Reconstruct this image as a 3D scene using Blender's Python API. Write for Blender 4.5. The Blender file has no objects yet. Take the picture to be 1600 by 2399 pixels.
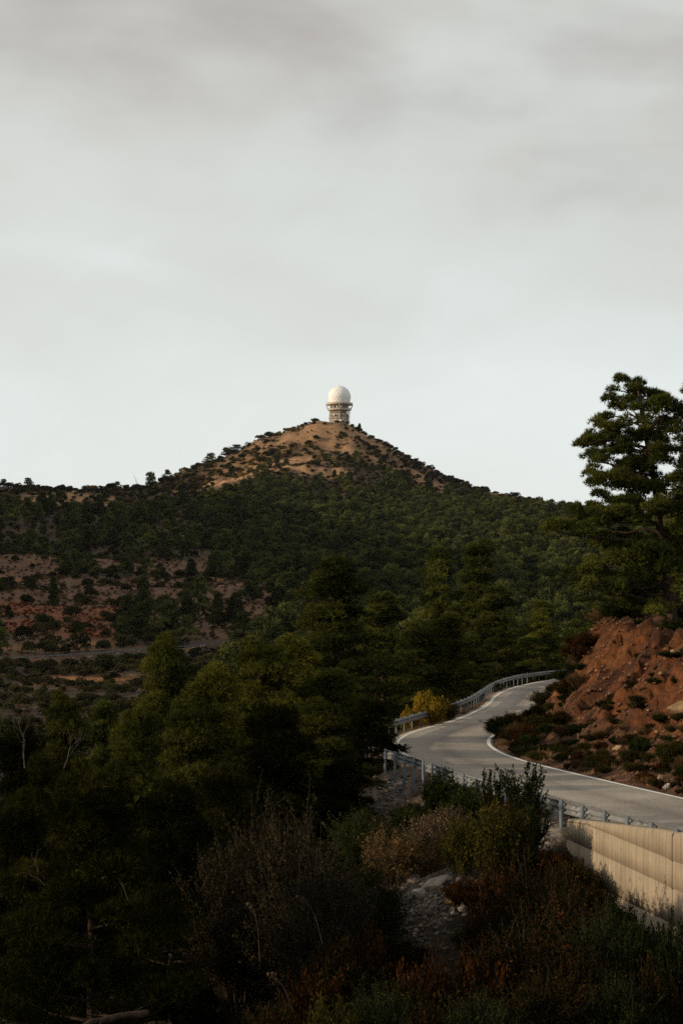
import bpy, math, random
import numpy as np
from mathutils import Vector

scn = bpy.context.scene
COL = scn.collection
R_ = math.radians

# ------------------------------------------------------------------ camera, sky, sun
FPX = 4600.0                    # focal length in pixels of a 1600 px wide frame
HORIZ = 1433.0
cam = bpy.data.cameras.new('camera')
camo = bpy.data.objects.new('camera', cam); COL.objects.link(camo)
cam.sensor_fit = 'HORIZONTAL'; cam.sensor_width = 36.0
cam.lens = 36.0 * FPX / 1600.0
cam.shift_y = (HORIZ - 1199.5) / 1600.0
cam.clip_start = 0.5; cam.clip_end = 20000
camo.location = (0, 0, 0); camo.rotation_euler = (math.pi / 2, 0, 0)
scn.camera = camo

SUN_A = R_(14)                  # how far the sun stands towards the camera side of due left
SUN_E = R_(14)
sdir = Vector((-math.cos(SUN_A) * math.cos(SUN_E), -math.sin(SUN_A) * math.cos(SUN_E), math.sin(SUN_E)))
sl = bpy.data.lights.new('sun', 'SUN'); so = bpy.data.objects.new('sun', sl); COL.objects.link(so)
sl.energy = 3.6; sl.angle = R_(0.8); sl.color = (1.0, 0.79, 0.55)
so.rotation_euler = sdir.to_track_quat('Z', 'Y').to_euler()
so.location = (-60, -20, 60)

world = bpy.data.worlds.new('World'); scn.world = world; world.use_nodes = True
def build_world():
    nt = world.node_tree; nt.nodes.clear(); N = nt.nodes.new; L = nt.links.new
    out = N('ShaderNodeOutputWorld')
    sky = N('ShaderNodeTexSky'); sky.sky_type = 'NISHITA'; sky.sun_disc = False
    sky.sun_elevation = SUN_E
    sky.sun_rotation = math.atan2(sdir.x, sdir.y)
    b1 = N('ShaderNodeBackground'); b1.inputs[1].default_value = 0.06
    L(sky.outputs[0], b1.inputs[0])
    tc = N('ShaderNodeTexCoord')
    sep = N('ShaderNodeSeparateXYZ'); L(tc.outputs['Generated'], sep.inputs[0])
    # streaky cloud noise bends the brightness gradient of the overcast
    mp = N('ShaderNodeMapping'); mp.inputs['Scale'].default_value = (1.0, 1.0, 2.3)
    mp.inputs['Rotation'].default_value = (0.0, R_(-16), 0.0)
    L(tc.outputs['Generated'], mp.inputs[0])
    n1 = N('ShaderNodeTexNoise'); n1.inputs['Scale'].default_value = 3.1; n1.inputs['Detail'].default_value = 4.0
    n1.inputs['Roughness'].default_value = 0.5; n1.inputs['Distortion'].default_value = 0.8
    L(mp.outputs[0], n1.inputs[0])
    n2 = N('ShaderNodeTexNoise'); n2.inputs['Scale'].default_value = 11.0; n2.inputs['Detail'].default_value = 5.0
    n2.inputs['Roughness'].default_value = 0.55
    L(mp.outputs[0], n2.inputs[0])
    def mth(op, a, b, clamp=False):
        m = N('ShaderNodeMath'); m.operation = op; m.use_clamp = clamp
        for i, v in enumerate((a, b)):
            if isinstance(v, (int, float)): m.inputs[i].default_value = v
            else: L(v, m.inputs[i])
        return m.outputs[0]
    z = mth('ABSOLUTE', sep.outputs[2], 0)
    d1 = mth('MULTIPLY', mth('SUBTRACT', n1.outputs[0], 0.5), 0.52)
    d2 = mth('MULTIPLY', mth('SUBTRACT', n2.outputs[0], 0.5), 0.17)
    amt = mth('MULTIPLY', mth('ADD', d1, d2), mth('ADD', mth('MULTIPLY', z, 2.2, True), 0.16))
    e = mth('ADD', z, amt)
    ramp = N('ShaderNodeValToRGB'); L(e, ramp.inputs[0])
    cr = ramp.color_ramp
    stops = [(0.0, (0.84, 0.87, 0.85)), (0.07, (0.83, 0.87, 0.85)), (0.13, (0.78, 0.815, 0.795)),
             (0.2, (0.73, 0.75, 0.73)), (0.27, (0.66, 0.665, 0.64)), (0.35, (0.50, 0.48, 0.465)), (1.0, (0.50, 0.49, 0.48))]
    cr.elements[0].position = 0; cr.elements[0].color = (*stops[0][1], 1)
    cr.elements[1].position = 1; cr.elements[1].color = (*stops[-1][1], 1)
    for p, c in stops[1:-1]:
        el = cr.elements.new(p); el.color = (*c, 1)
    mp3 = N('ShaderNodeMapping'); mp3.inputs['Scale'].default_value = (1.0, 1.0, 2.4); mp3.inputs['Location'].default_value = (3.1, 0.4, 0.7)
    mp3.inputs['Rotation'].default_value = (0.0, R_(-24), 0.0)
    L(tc.outputs['Generated'], mp3.inputs[0])
    n3 = N('ShaderNodeTexNoise'); n3.inputs['Scale'].default_value = 4.2; n3.inputs['Detail'].default_value = 3.5; n3.inputs['Distortion'].default_value = 0.5
    L(mp3.outputs[0], n3.inputs[0])
    warm = N('ShaderNodeValToRGB'); L(n3.outputs[0], warm.inputs[0])
    warm.color_ramp.elements[0].position = 0.36; warm.color_ramp.elements[0].color = (0.93, 0.91, 0.885, 1)
    warm.color_ramp.elements[1].position = 0.62; warm.color_ramp.elements[1].color = (1.035, 1.065, 1.06, 1)
    hi = mth('MULTIPLY', z, 5.5, True)
    wm = N('ShaderNodeMix'); wm.data_type = 'RGBA'; wm.blend_type = 'MULTIPLY'; L(hi, wm.inputs[0]); L(ramp.outputs[0], wm.inputs[6]); L(warm.outputs[0], wm.inputs[7])
    b2 = N('ShaderNodeBackground'); b2.inputs[1].default_value = 1.0
    L(wm.outputs[2], b2.inputs[0])
    mx = N('ShaderNodeMixShader'); mx.inputs[0].default_value = 0.94
    L(b1.outputs[0], mx.inputs[1]); L(b2.outputs[0], mx.inputs[2]); L(mx.outputs[0], out.inputs[0])
build_world()
scn.view_settings.view_transform = 'Standard'; scn.view_settings.look = 'None'
scn.view_settings.exposure = 0.0; scn.view_settings.gamma = 1.0
scn.view_settings.use_curve_mapping = False
scn.cycles.max_bounces = 4; scn.cycles.diffuse_bounces = 2; scn.cycles.transmission_bounces = 2
scn.cycles.transparent_max_bounces = 4; scn.cycles.volume_bounces = 0
scn.cycles.use_denoising = False; scn.cycles.sample_clamp_indirect = 2.0

# ------------------------------------------------------------------ helpers
def ray(px, py, D): return np.array([(px - 800.0) / FPX * D, D, (HORIZ - py) / FPX * D])
def tag(o, label=None, cat=None, group=None, kind=None):
    if label: o['label'] = label
    if cat: o['category'] = cat
    if group: o['group'] = group
    if kind: o['kind'] = kind
    return o
def link(o, parent=None):
    COL.objects.link(o)
    if parent is not None: o.parent = parent
    return o
def empty(name, loc=(0, 0, 0), rz=0.0):
    o = bpy.data.objects.new(name, None); o.location = loc; o.rotation_euler = (0, 0, rz)
    o.empty_display_size = 0.5
    return link(o)
def mesh_np(name, V, faces, mat, tint=None, smooth=False, colors=None):
    """faces: list of integer arrays (M,3) or (M,4)"""
    me = bpy.data.meshes.new(name)
    V = np.ascontiguousarray(V, dtype=np.float32)
    faces = [np.asarray(f, dtype=np.int32) for f in faces if len(f)]
    me.vertices.add(len(V)); me.vertices.foreach_set('co', V.ravel())
    li = np.concatenate([f.ravel() for f in faces])
    tot = np.concatenate([np.full(len(f), f.shape[1], dtype=np.int32) for f in faces])
    st = np.concatenate([[0], np.cumsum(tot)[:-1]]).astype(np.int32)
    me.loops.add(len(li)); me.loops.foreach_set('vertex_index', li)
    me.polygons.add(len(tot)); me.polygons.foreach_set('loop_start', st); me.polygons.foreach_set('loop_total', tot)
    if smooth: me.polygons.foreach_set('use_smooth', np.ones(len(tot), dtype=bool))
    if tint is not None:
        a = me.attributes.new('tint', 'FLOAT', 'POINT'); a.data.foreach_set('value', np.asarray(tint, dtype=np.float32))
    if colors is not None:
        a = me.attributes.new('soil', 'FLOAT_COLOR', 'POINT')
        c = np.ones((len(V), 4), dtype=np.float32); c[:, :3] = colors
        a.data.foreach_set('color', c.ravel())
    me.update(calc_edges=True); me.validate()
    me.materials.append(mat)
    return me
def obj(name, me, parent=None, loc=None):
    o = bpy.data.objects.new(name, me)
    if loc is not None: o.location = loc
    return link(o, parent)

class Geo:
    def __init__(s): s.V = []; s.F3 = []; s.F4 = []; s.T = []; s.n = 0
    def add(s, V, F, t=0.5):
        V = np.asarray(V, dtype=float); F = np.asarray(F, dtype=int)
        (s.F3 if F.shape[1] == 3 else s.F4).append(F + s.n)
        s.V.append(V); s.T.append(np.broadcast_to(np.asarray(t, dtype=float), (len(V),))); s.n += len(V)
    def box(s, c, size, rz=0.0, t=0.5):
        x, y, z = [v / 2 for v in size]
        v = np.array([[a * x, b * y, d * z] for d in (-1, 1) for b in (-1, 1) for a in (-1, 1)])
        ca, sa = math.cos(rz), math.sin(rz)
        v = np.stack([v[:, 0] * ca - v[:, 1] * sa, v[:, 0] * sa + v[:, 1] * ca, v[:, 2]], 1) + np.asarray(c)
        s.add(v, [[0, 2, 3, 1], [4, 5, 7, 6], [0, 1, 5, 4], [2, 6, 7, 3], [0, 4, 6, 2], [1, 3, 7, 5]], t)
    def tube(s, pts, rad, n=6, t=0.5, cap=True):
        P = np.asarray(pts, dtype=float); k = len(P); rad = np.broadcast_to(np.asarray(rad, dtype=float), (k,))
        T = np.gradient(P, axis=0); T /= np.linalg.norm(T, axis=1)[:, None] + 1e-9
        ref = np.array([0, 0, 1.0]) if abs(T[0, 2]) < 0.8 else np.array([1.0, 0, 0])
        A = np.cross(T, ref); A /= np.linalg.norm(A, axis=1)[:, None] + 1e-9
        B = np.cross(T, A)
        an = np.arange(n) * 2 * math.pi / n
        V = P[:, None] + rad[:, None, None] * (A[:, None] * np.cos(an)[None, :, None] + B[:, None] * np.sin(an)[None, :, None])
        V = V.reshape(-1, 3)
        i = np.arange(k - 1)[:, None] * n; j = np.arange(n)[None]; j2 = (j + 1) % n
        F = np.stack([i + j, i + j2, i + n + j2, i + n + j], -1).reshape(-1, 4)
        s.add(V, F, t)
        if cap:
            s.add(np.vstack([V[:n], P[:1]]), [[a, n, (a + 1) % n] for a in range(n)], t)
            s.add(np.vstack([V[-n:], P[-1:]]), [[a, (a + 1) % n, n] for a in range(n)], t)
    def ring(s, n, prof, t=0.5, rot=0.0, c=(0, 0, 0)):
        """lathe with n sides, prof = [(r,z)...]"""
        an = np.arange(n) * 2 * math.pi / n + rot
        V = np.array([[r * math.cos(a) + c[0], r * math.sin(a) + c[1], z + c[2]] for r, z in prof for a in an])
        F = [[i * n + j, i * n + (j + 1) % n, (i + 1) * n + (j + 1) % n, (i + 1) * n + j] for i in range(len(prof) - 1) for j in range(n)]
        s.add(V, F, t)
    def mesh(s, name, mat, smooth=False):
        V = np.concatenate(s.V); T = np.concatenate(s.T)
        f = []
        if s.F3: f.append(np.concatenate(s.F3))
        if s.F4: f.append(np.concatenate(s.F4))
        return mesh_np(name, V, f, mat, T, smooth)

def hsh(i, j, seed):
    i = i.astype(np.int64); j = j.astype(np.int64)
    h = (i * 374761393 + j * 668265263 + seed * 1442695041) & 0xffffffff
    h = ((h ^ (h >> 13)) * 1274126177) & 0xffffffff
    return ((h ^ (h >> 16)) & 0xffff) / 65535.0
def vn(x, y, seed=0):
    x = np.asarray(x, dtype=float); y = np.asarray(y, dtype=float)
    i = np.floor(x); j = np.floor(y); u = x - i; v = y - j
    u = u * u * (3 - 2 * u); v = v * v * (3 - 2 * v)
    a = hsh(i, j, seed); b = hsh(i + 1, j, seed); c = hsh(i, j + 1, seed); d = hsh(i + 1, j + 1, seed)
    return (a * (1 - u) + b * u) * (1 - v) + (c * (1 - u) + d * u) * v - 0.5
def fbm(x, y, seed=0, oct=4, rough=0.5):
    s = 0; a = 1.0
    for k in range(oct):
        s = s + a * vn(x * 2 ** k + 17.3 * k, y * 2 ** k - 9.1 * k, seed + k); a *= rough
    return s
def sst(a, b, x):
    t = np.clip((x - a) / (b - a), 0, 1); return t * t * (3 - 2 * t)
def catmull(P, per=12):
    P = np.asarray(P, dtype=float); out = []
    Q = np.vstack([2 * P[0] - P[1], P, 2 * P[-1] - P[-2]])
    for i in range(1, len(Q) - 2):
        p0, p1, p2, p3 = Q[i - 1:i + 3]
        for k in range(per):
            t = k / per
            out.append(0.5 * (2 * p1 + (p2 - p0) * t + (2 * p0 - 5 * p1 + 4 * p2 - p3) * t * t + (-p0 + 3 * p1 - 3 * p2 + p3) * t ** 3))
    out.append(P[-1]); return np.array(out)
def resample(P, step):
    seg = np.linalg.norm(np.diff(P, axis=0), axis=1); s = np.concatenate([[0], np.cumsum(seg)])
    n = max(2, int(round(s[-1] / step)) + 1); q = np.linspace(0, s[-1], n)
    return np.stack([np.interp(q, s, P[:, k]) for k in range(P.shape[1])], 1)

# ------------------------------------------------------------------ materials
def mat_new(name):
    m = bpy.data.materials.new(name); m.use_nodes = True
    nt = m.node_tree; nt.nodes.clear(); return m, nt, nt.nodes.new, nt.links.new
def ramp_node(N, L, src, stops):
    r = N('ShaderNodeValToRGB'); cr = r.color_ramp
    cr.elements[0].position = stops[0][0]; cr.elements[0].color = (*stops[0][1], 1)
    cr.elements[1].position = stops[-1][0]; cr.elements[1].color = (*stops[-1][1], 1)
    for p, c in stops[1:-1]:
        e = cr.elements.new(p); e.color = (*c, 1)
    L(src, r.inputs[0]); return r.outputs[0]
def mulc(N, L, a, b, fac=1.0, mode='MULTIPLY'):
    m = N('ShaderNodeMix'); m.data_type = 'RGBA'; m.blend_type = mode; m.inputs[0].default_value = fac
    for s, v in ((6, a), (7, b)):
        if isinstance(v, tuple): m.inputs[s].default_value = (*v, 1)
        else: L(v, m.inputs[s])
    return m.outputs[2]
def leaf_mat(name, stops, trans=0.22, var=0.35, gloss=0.0, scale=0.25):
    m, nt, N, L = mat_new(name)
    out = N('ShaderNodeOutputMaterial')
    at = N('ShaderNodeAttribute'); at.attribute_name = 'tint'
    col = ramp_node(N, L, at.outputs['Fac'], stops)
    oi = N('ShaderNodeObjectInfo')
    vr = ramp_node(N, L, oi.outputs['Random'], [(0, (1 - var, 1 - var, 1 - var)), (0.5, (1, 1, 1)), (1, (1 + var, 1 + var * 0.8, 1 + var * 0.3))])
    col = mulc(N, L, col, vr)
    tc = N('ShaderNodeTexCoord'); no = N('ShaderNodeTexNoise'); no.inputs['Scale'].default_value = scale; no.inputs['Detail'].default_value = 2
    ge = N('ShaderNodeNewGeometry'); L(ge.outputs['Position'], no.inputs[0])
    nr = ramp_node(N, L, no.outputs[0], [(0.3, (0.72, 0.74, 0.78)), (0.7, (1.25, 1.2, 1.05))])
    col = mulc(N, L, col, nr)
    d = N('ShaderNodeBsdfDiffuse'); L(col, d.inputs[0])
    t = N('ShaderNodeBsdfTranslucent'); L(col, t.inputs[0])
    mx = N('ShaderNodeMixShader'); mx.inputs[0].default_value = trans
    L(d.outputs[0], mx.inputs[1]); L(t.outputs[0], mx.inputs[2]); last = mx.outputs[0]
    if gloss:
        g = N('ShaderNodeBsdfGlossy'); g.inputs['Roughness'].default_value = 0.5; g.inputs[0].default_value = (0.8, 0.85, 0.8, 1)
        m2 = N('ShaderNodeMixShader'); m2.inputs[0].default_value = gloss; L(last, m2.inputs[1]); L(g.outputs[0], m2.inputs[2]); last = m2.outputs[0]
    L(last, out.inputs[0]); return m
def solid_mat(name, c1, c2, scale=3.0, rough=0.85, metal=0.0, bump=0.0, bscale=20.0, stretch=(1, 1, 1), detail=6, useTint=False, lo=0.35, hi=0.65):
    m, nt, N, L = mat_new(name)
    out = N('ShaderNodeOutputMaterial'); p = N('ShaderNodeBsdfPrincipled'); L(p.outputs[0], out.inputs[0])
    tc = N('ShaderNodeTexCoord'); mp = N('ShaderNodeMapping'); mp.inputs['Scale'].default_value = stretch
    L(tc.outputs['Object'], mp.inputs[0])
    no = N('ShaderNodeTexNoise'); no.inputs['Scale'].default_value = scale; no.inputs['Detail'].default_value = detail
    L(mp.outputs[0], no.inputs[0])
    col = ramp_node(N, L, no.outputs[0], [(lo, c1), (hi, c2)])
    if useTint:
        at = N('ShaderNodeAttribute'); at.attribute_name = 'tint'
        tr = ramp_node(N, L, at.outputs['Fac'], [(0, (0.55, 0.55, 0.55)), (1, (1.5, 1.45, 1.4))])
        col = mulc(N, L, col, tr)
    L(col, p.inputs['Base Color']); p.inputs['Roughness'].default_value = rough; p.inputs['Metallic'].default_value = metal
    p.inputs['Specular IOR Level'].default_value = 0.3
    if bump:
        n2 = N('ShaderNodeTexNoise'); n2.inputs['Scale'].default_value = bscale; n2.inputs['Detail'].default_value = 5
        L(mp.outputs[0], n2.inputs[0])
        b = N('ShaderNodeBump'); b.inputs['Strength'].default_value = 0.8; b.inputs['Distance'].default_value = bump
        L(n2.outputs[0], b.inputs['Height']); L(b.outputs[0], p.inputs['Normal'])
    return m
M = {}
M['pine'] = leaf_mat('pine_needles', [(0, (0.0191, 0.0253, 0.0087)), (0.5, (0.0588, 0.0724, 0.0191)), (1, (0.1469, 0.1520, 0.0311))])
M['pine_gold'] = leaf_mat('pine_needles_olive', [(0, (0.0158, 0.0207, 0.0063)), (0.5, (0.0529, 0.0609, 0.0137)), (1, (0.1270, 0.1242, 0.0233))])
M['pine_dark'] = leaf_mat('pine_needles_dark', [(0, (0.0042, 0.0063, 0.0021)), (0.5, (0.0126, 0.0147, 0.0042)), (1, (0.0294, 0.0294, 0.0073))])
M['far_pine'] = leaf_mat('hillside_needles', [(0, (0.0182, 0.0281, 0.0140)), (0.5, (0.0644, 0.0814, 0.0294)), (1, (0.1470, 0.1554, 0.0455))], var=0.5, scale=0.03, trans=0.06)
M['mid_pine'] = leaf_mat('valley_needles', [(0, (0.014, 0.022, 0.011)), (0.5, (0.050, 0.064, 0.026)), (1, (0.11, 0.12, 0.04))], var=0.4, scale=0.03, trans=0.08)
M['oak'] = leaf_mat('dark_scrub_leaves', [(0, (0.0198, 0.0234, 0.0135)), (0.5, (0.0522, 0.0540, 0.0270)), (1, (0.1080, 0.0900, 0.0378))], var=0.5, scale=0.02)
M['heath'] = leaf_mat('brown_scrub_leaves', [(0, (0.0380, 0.0294, 0.0162)), (0.5, (0.0997, 0.0693, 0.0342)), (1, (0.2090, 0.1208, 0.0494))], var=0.5, scale=0.02)
M['rust'] = leaf_mat('rust_scrub_leaves', [(0, (0.07, 0.022, 0.010)), (0.5, (0.18, 0.055, 0.022)), (1, (0.30, 0.10, 0.04))], var=0.4, scale=0.03)
M['green_leaf'] = leaf_mat('dark_green_leaves', [(0, (0.0066, 0.0119, 0.0040)), (0.5, (0.0198, 0.0297, 0.0086)), (1, (0.0462, 0.0561, 0.0145))], gloss=0.0)
M['olive_leaf'] = leaf_mat('olive_leaves', [(0, (0.0090, 0.0108, 0.0036)), (0.5, (0.0300, 0.0312, 0.0084)), (1, (0.0720, 0.0600, 0.0150))])
M['grey_leaf'] = leaf_mat('grey_green_leaves', [(0, (0.0066, 0.0072, 0.0050)), (0.5, (0.0231, 0.0231, 0.0143)), (1, (0.0660, 0.0468, 0.0193))])
M['brown_leaf'] = leaf_mat('withered_brown_leaves', [(0, (0.0096, 0.0048, 0.0024)), (0.5, (0.0336, 0.0163, 0.0058)), (1, (0.0912, 0.0360, 0.0096))])
M['mixed_leaf'] = leaf_mat('turning_leaves', [(0, (0.0060, 0.0072, 0.0030)), (0.45, (0.0210, 0.0198, 0.0060)), (0.8, (0.0420, 0.0270, 0.0084)), (1, (0.1200, 0.0420, 0.0120))])
M['yellow_leaf'] = leaf_mat('yellow_leaves', [(0, (0.09, 0.075, 0.012)), (0.5, (0.28, 0.19, 0.02)), (1, (0.50, 0.32, 0.03))])
M['dry'] = leaf_mat('dry_grass_blades', [(0, (0.05, 0.033, 0.018)), (0.6, (0.14, 0.092, 0.05)), (1, (0.30, 0.22, 0.13))])
M['seed'] = leaf_mat('pale_seed_heads', [(0, (0.05, 0.032, 0.02)), (0.7, (0.12, 0.085, 0.058)), (1, (0.42, 0.34, 0.25))])
M['bark'] = solid_mat('bark', (0.022, 0.015, 0.010), (0.07, 0.042, 0.027), 9, 0.95, bump=0.03, bscale=14, stretch=(1, 1, 0.3))
M['bark_light'] = solid_mat('pale_orange_bark', (0.14, 0.075, 0.04), (0.30, 0.17, 0.10), 7, 0.9, bump=0.015, bscale=14)
M['dead'] = solid_mat('bleached_wood', (0.0375, 0.0300, 0.0248), (0.1050, 0.0900, 0.0750), 6, 0.9)
M['twig'] = solid_mat('twig_bark', (0.03, 0.02, 0.014), (0.08, 0.055, 0.035), 9, 0.95)
M['stone'] = solid_mat('grey_stone', (0.045, 0.040, 0.035), (0.115, 0.10, 0.088), 3, 0.9, bump=0.02, bscale=9, useTint=True)
M['stone_pale'] = solid_mat('pale_stone', (0.20, 0.175, 0.145), (0.36, 0.32, 0.27), 3, 0.9, bump=0.02, bscale=9)
M['stone_red'] = solid_mat('red_brown_stone', (0.055, 0.028, 0.016), (0.165, 0.080, 0.040), 3, 0.9, bump=0.02, bscale=9, useTint=True)
M['stone_tan'] = solid_mat('tan_stone', (0.18, 0.115, 0.06), (0.34, 0.23, 0.125), 3, 0.9, bump=0.02, bscale=9)
M['steel'] = solid_mat('galvanised_steel', (0.1520, 0.1600, 0.1640), (0.2400, 0.2480, 0.2480), 2.5, 0.6, 0.35)
M['post'] = solid_mat('weathered_post_steel', (0.10, 0.125, 0.15), (0.165, 0.19, 0.215), 3, 0.65, 0.2)
M['line'] = solid_mat('worn_road_paint', (0.60, 0.58, 0.50), (0.80, 0.78, 0.71), 6, 0.8, lo=0.28, hi=0.5)
M['white'] = solid_mat('radome_white', (0.84, 0.84, 0.82), (0.90, 0.90, 0.87), 0.5, 0.6)
M['seam'] = solid_mat('radome_seam', (0.66, 0.66, 0.62), (0.72, 0.72, 0.68), 1, 0.7)
M['tower'] = solid_mat('tower_concrete', (0.42, 0.36, 0.28), (0.62, 0.55, 0.45), 0.35, 0.9)
M['tower_dark'] = solid_mat('tower_rusty_trim', (0.16, 0.10, 0.07), (0.30, 0.20, 0.14), 0.6, 0.9)
M['window'] = solid_mat('dark_opening', (0.03, 0.03, 0.03), (0.07, 0.065, 0.06), 1, 0.4)

def concrete_mat():
    m, nt, N, L = mat_new('board_marked_concrete')
    out = N('ShaderNodeOutputMaterial'); p = N('ShaderNodeBsdfPrincipled'); L(p.outputs[0], out.inputs[0])
    ge = N('ShaderNodeNewGeometry')
    def noise(scale, st, det=6, ro=0.55):
        mp = N('ShaderNodeMapping'); mp.inputs['Scale'].default_value = st; L(ge.outputs['Position'], mp.inputs[0])
        n = N('ShaderNodeTexNoise'); n.inputs['Scale'].default_value = scale; n.inputs['Detail'].default_value = det
        n.inputs['Roughness'].default_value = ro; L(mp.outputs[0], n.inputs[0]); return n.outputs[0]
    base = ramp_node(N, L, noise(0.9, (1, 1, 1)), [(0.3, (0.245, 0.195, 0.135)), (0.7, (0.35, 0.285, 0.20))])
    st = ramp_node(N, L, noise(13.0, (1, 1, 0.035)), [(0.36, (0.74, 0.71, 0.68)), (0.52, (1, 1, 1)), (0.75, (1.06, 1.06, 1.05))])
    st2 = ramp_node(N, L, noise(4.5, (1, 1, 0.14), 8, 0.75), [(0.30, (0.5, 0.49, 0.5)), (0.37, (1, 1, 1))])
    gr = ramp_node(N, L, noise(26, (1, 1, 1), 3), [(0.3, (0.86, 0.86, 0.86)), (0.7, (1.1, 1.1, 1.1))])
    c = mulc(N, L, mulc(N, L, mulc(N, L, base, st), st2), gr)
    at = N('ShaderNodeAttribute'); at.attribute_name = 'tint'
    c = mulc(N, L, c, ramp_node(N, L, at.outputs['Fac'], [(0, (0.62, 0.57, 0.53)), (0.5, (1, 1, 1))]))
    L(c, p.inputs['Base Color']); p.inputs['Roughness'].default_value = 0.9
    b = N('ShaderNodeBump'); b.inputs['Strength'].default_value = 0.5; b.inputs['Distance'].default_value = 0.01
    L(noise(9, (1, 1, 0.08)), b.inputs['Height']); L(b.outputs[0], p.inputs['Normal'])
    return m
M['concrete'] = concrete_mat()
def asphalt_mat():
    m, nt, N, L = mat_new('old_asphalt')
    out = N('ShaderNodeOutputMaterial'); p = N('ShaderNodeBsdfPrincipled'); L(p.outputs[0], out.inputs[0])
    at = N('ShaderNodeAttribute'); at.attribute_name = 'tint'       # 0..1 across the carriageway
    ge = N('ShaderNodeNewGeometry')
    def noise(scale, det, ro=0.6):
        n = N('ShaderNodeTexNoise'); n.inputs['Scale'].default_value = scale; n.inputs['Detail'].default_value = det
        n.inputs['Roughness'].default_value = ro; L(ge.outputs['Position'], n.inputs[0]); return n.outputs[0]
    base = ramp_node(N, L, noise(0.35, 4), [(0.3, (0.31, 0.275, 0.228)), (0.7, (0.38, 0.34, 0.285))])
    gr = ramp_node(N, L, noise(7, 7, 0.8), [(0.32, (0.62, 0.62, 0.62)), (0.5, (1, 1, 1)), (0.7, (1.3, 1.3, 1.3))])
    tr = ramp_node(N, L, at.outputs['Fac'], [(0, (0.9, 0.9, 0.9)), (0.22, (1.12, 1.12, 1.11)), (0.36, (0.98, 0.98, 0.98)), (0.5, (0.70, 0.69, 0.68)), (0.62, (1.05, 1.05, 1.04)), (0.78, (1.12, 1.12, 1.1)), (1, (0.88, 0.88, 0.87))])
    pt = ramp_node(N, L, noise(0.12, 3), [(0.45, (1, 1, 1)), (0.56, (0.76, 0.76, 0.77))])
    c = mulc(N, L, mulc(N, L, mulc(N, L, base, gr), tr, 0.8), pt)
    L(c, p.inputs['Base Color']); p.inputs['Roughness'].default_value = 0.9; p.inputs['Specular IOR Level'].default_value = 0.25
    b = N('ShaderNodeBump'); b.inputs['Strength'].default_value = 0.5; b.inputs['Distance'].default_value = 0.02
    L(noise(18, 4), b.inputs['Height']); L(b.outputs[0], p.inputs['Normal'])
    return m
M['asphalt'] = asphalt_mat()
def ground_mat():
    m, nt, N, L = mat_new('soil_and_litter')
    out = N('ShaderNodeOutputMaterial'); p = N('ShaderNodeBsdfPrincipled'); L(p.outputs[0], out.inputs[0])
    at = N('ShaderNodeAttribute'); at.attribute_name = 'soil'
    ge = N('ShaderNodeNewGeometry')
    def noise(scale, det, ro=0.6):
        n = N('ShaderNodeTexNoise'); n.inputs['Scale'].default_value = scale; n.inputs['Detail'].default_value = det
        n.inputs['Roughness'].default_value = ro; L(ge.outputs['Position'], n.inputs[0]); return n.outputs[0]
    a = ramp_node(N, L, noise(1.6, 8, 0.7), [(0.3, (0.45, 0.45, 0.47)), (0.5, (1, 1, 1)), (0.72, (1.6, 1.5, 1.4))])
    b_ = ramp_node(N, L, noise(0.12, 8, 0.72), [(0.35, (0.6, 0.6, 0.62)), (0.5, (1, 1, 1)), (0.7, (1.4, 1.36, 1.3))])
    vo = N('ShaderNodeTexVoronoi'); vo.inputs['Scale'].default_value = 4.5; L(ge.outputs['Position'], vo.inputs[0])
    v = ramp_node(N, L, vo.outputs['Color'], [(0.2, (0.7, 0.7, 0.7)), (0.8, (1.35, 1.3, 1.25))])
    c = mulc(N, L, mulc(N, L, mulc(N, L, at.outputs['Color'], a), b_), v, 0.7)
    L(c, p.inputs['Base Color']); p.inputs['Roughness'].default_value = 0.95; p.inputs['Specular IOR Level'].default_value = 0.15
    b = N('ShaderNodeBump'); b.inputs['Strength'].default_value = 1.0; b.inputs['Distance'].default_value = 0.25
    L(noise(2.2, 9, 0.7), b.inputs['Height']); L(b.outputs[0], p.inputs['Normal'])
    return m
M['ground'] = ground_mat()

# ------------------------------------------------------------------ road line and terrain height
ROADZ = -5.6
OUTER = np.array([(52, 215), (38, 200), (29, 187), (23, 176), (19.7, 168), (15.3, 154.5), (12.0, 141), (10.1, 129), (8.9, 118.7), (7.45, 109.6), (5.7, 100.2), (4.3, 95),
                  (2.95, 89.1), (2.3, 82.6), (2.42, 77.6), (2.85, 73.6), (3.3, 71.2), (4.5, 65.7), (6.2, 58.7), (8.05, 50.7), (11.0, 38), (14.6, 22), (19, 5), (26, -18), (40, -45)], dtype=float)
outer = resample(catmull(OUTER, 10), 0.5)
def normals(P):
    T = np.gradient(P, axis=0); T /= np.linalg.norm(T, axis=1)[:, None]
    return T, np.stack([-T[:, 1], T[:, 0]], 1)      # normal to the inner side (+x)
_T, _Nn = normals(outer)
RW = 3.95
centre = outer + _Nn * RW / 2
for _ in range(3):
    c2 = centre.copy(); c2[1:-1] = (centre[:-2] + centre[1:-1] * 2 + centre[2:]) / 4; centre = c2
cT, cN = normals(centre)

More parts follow.
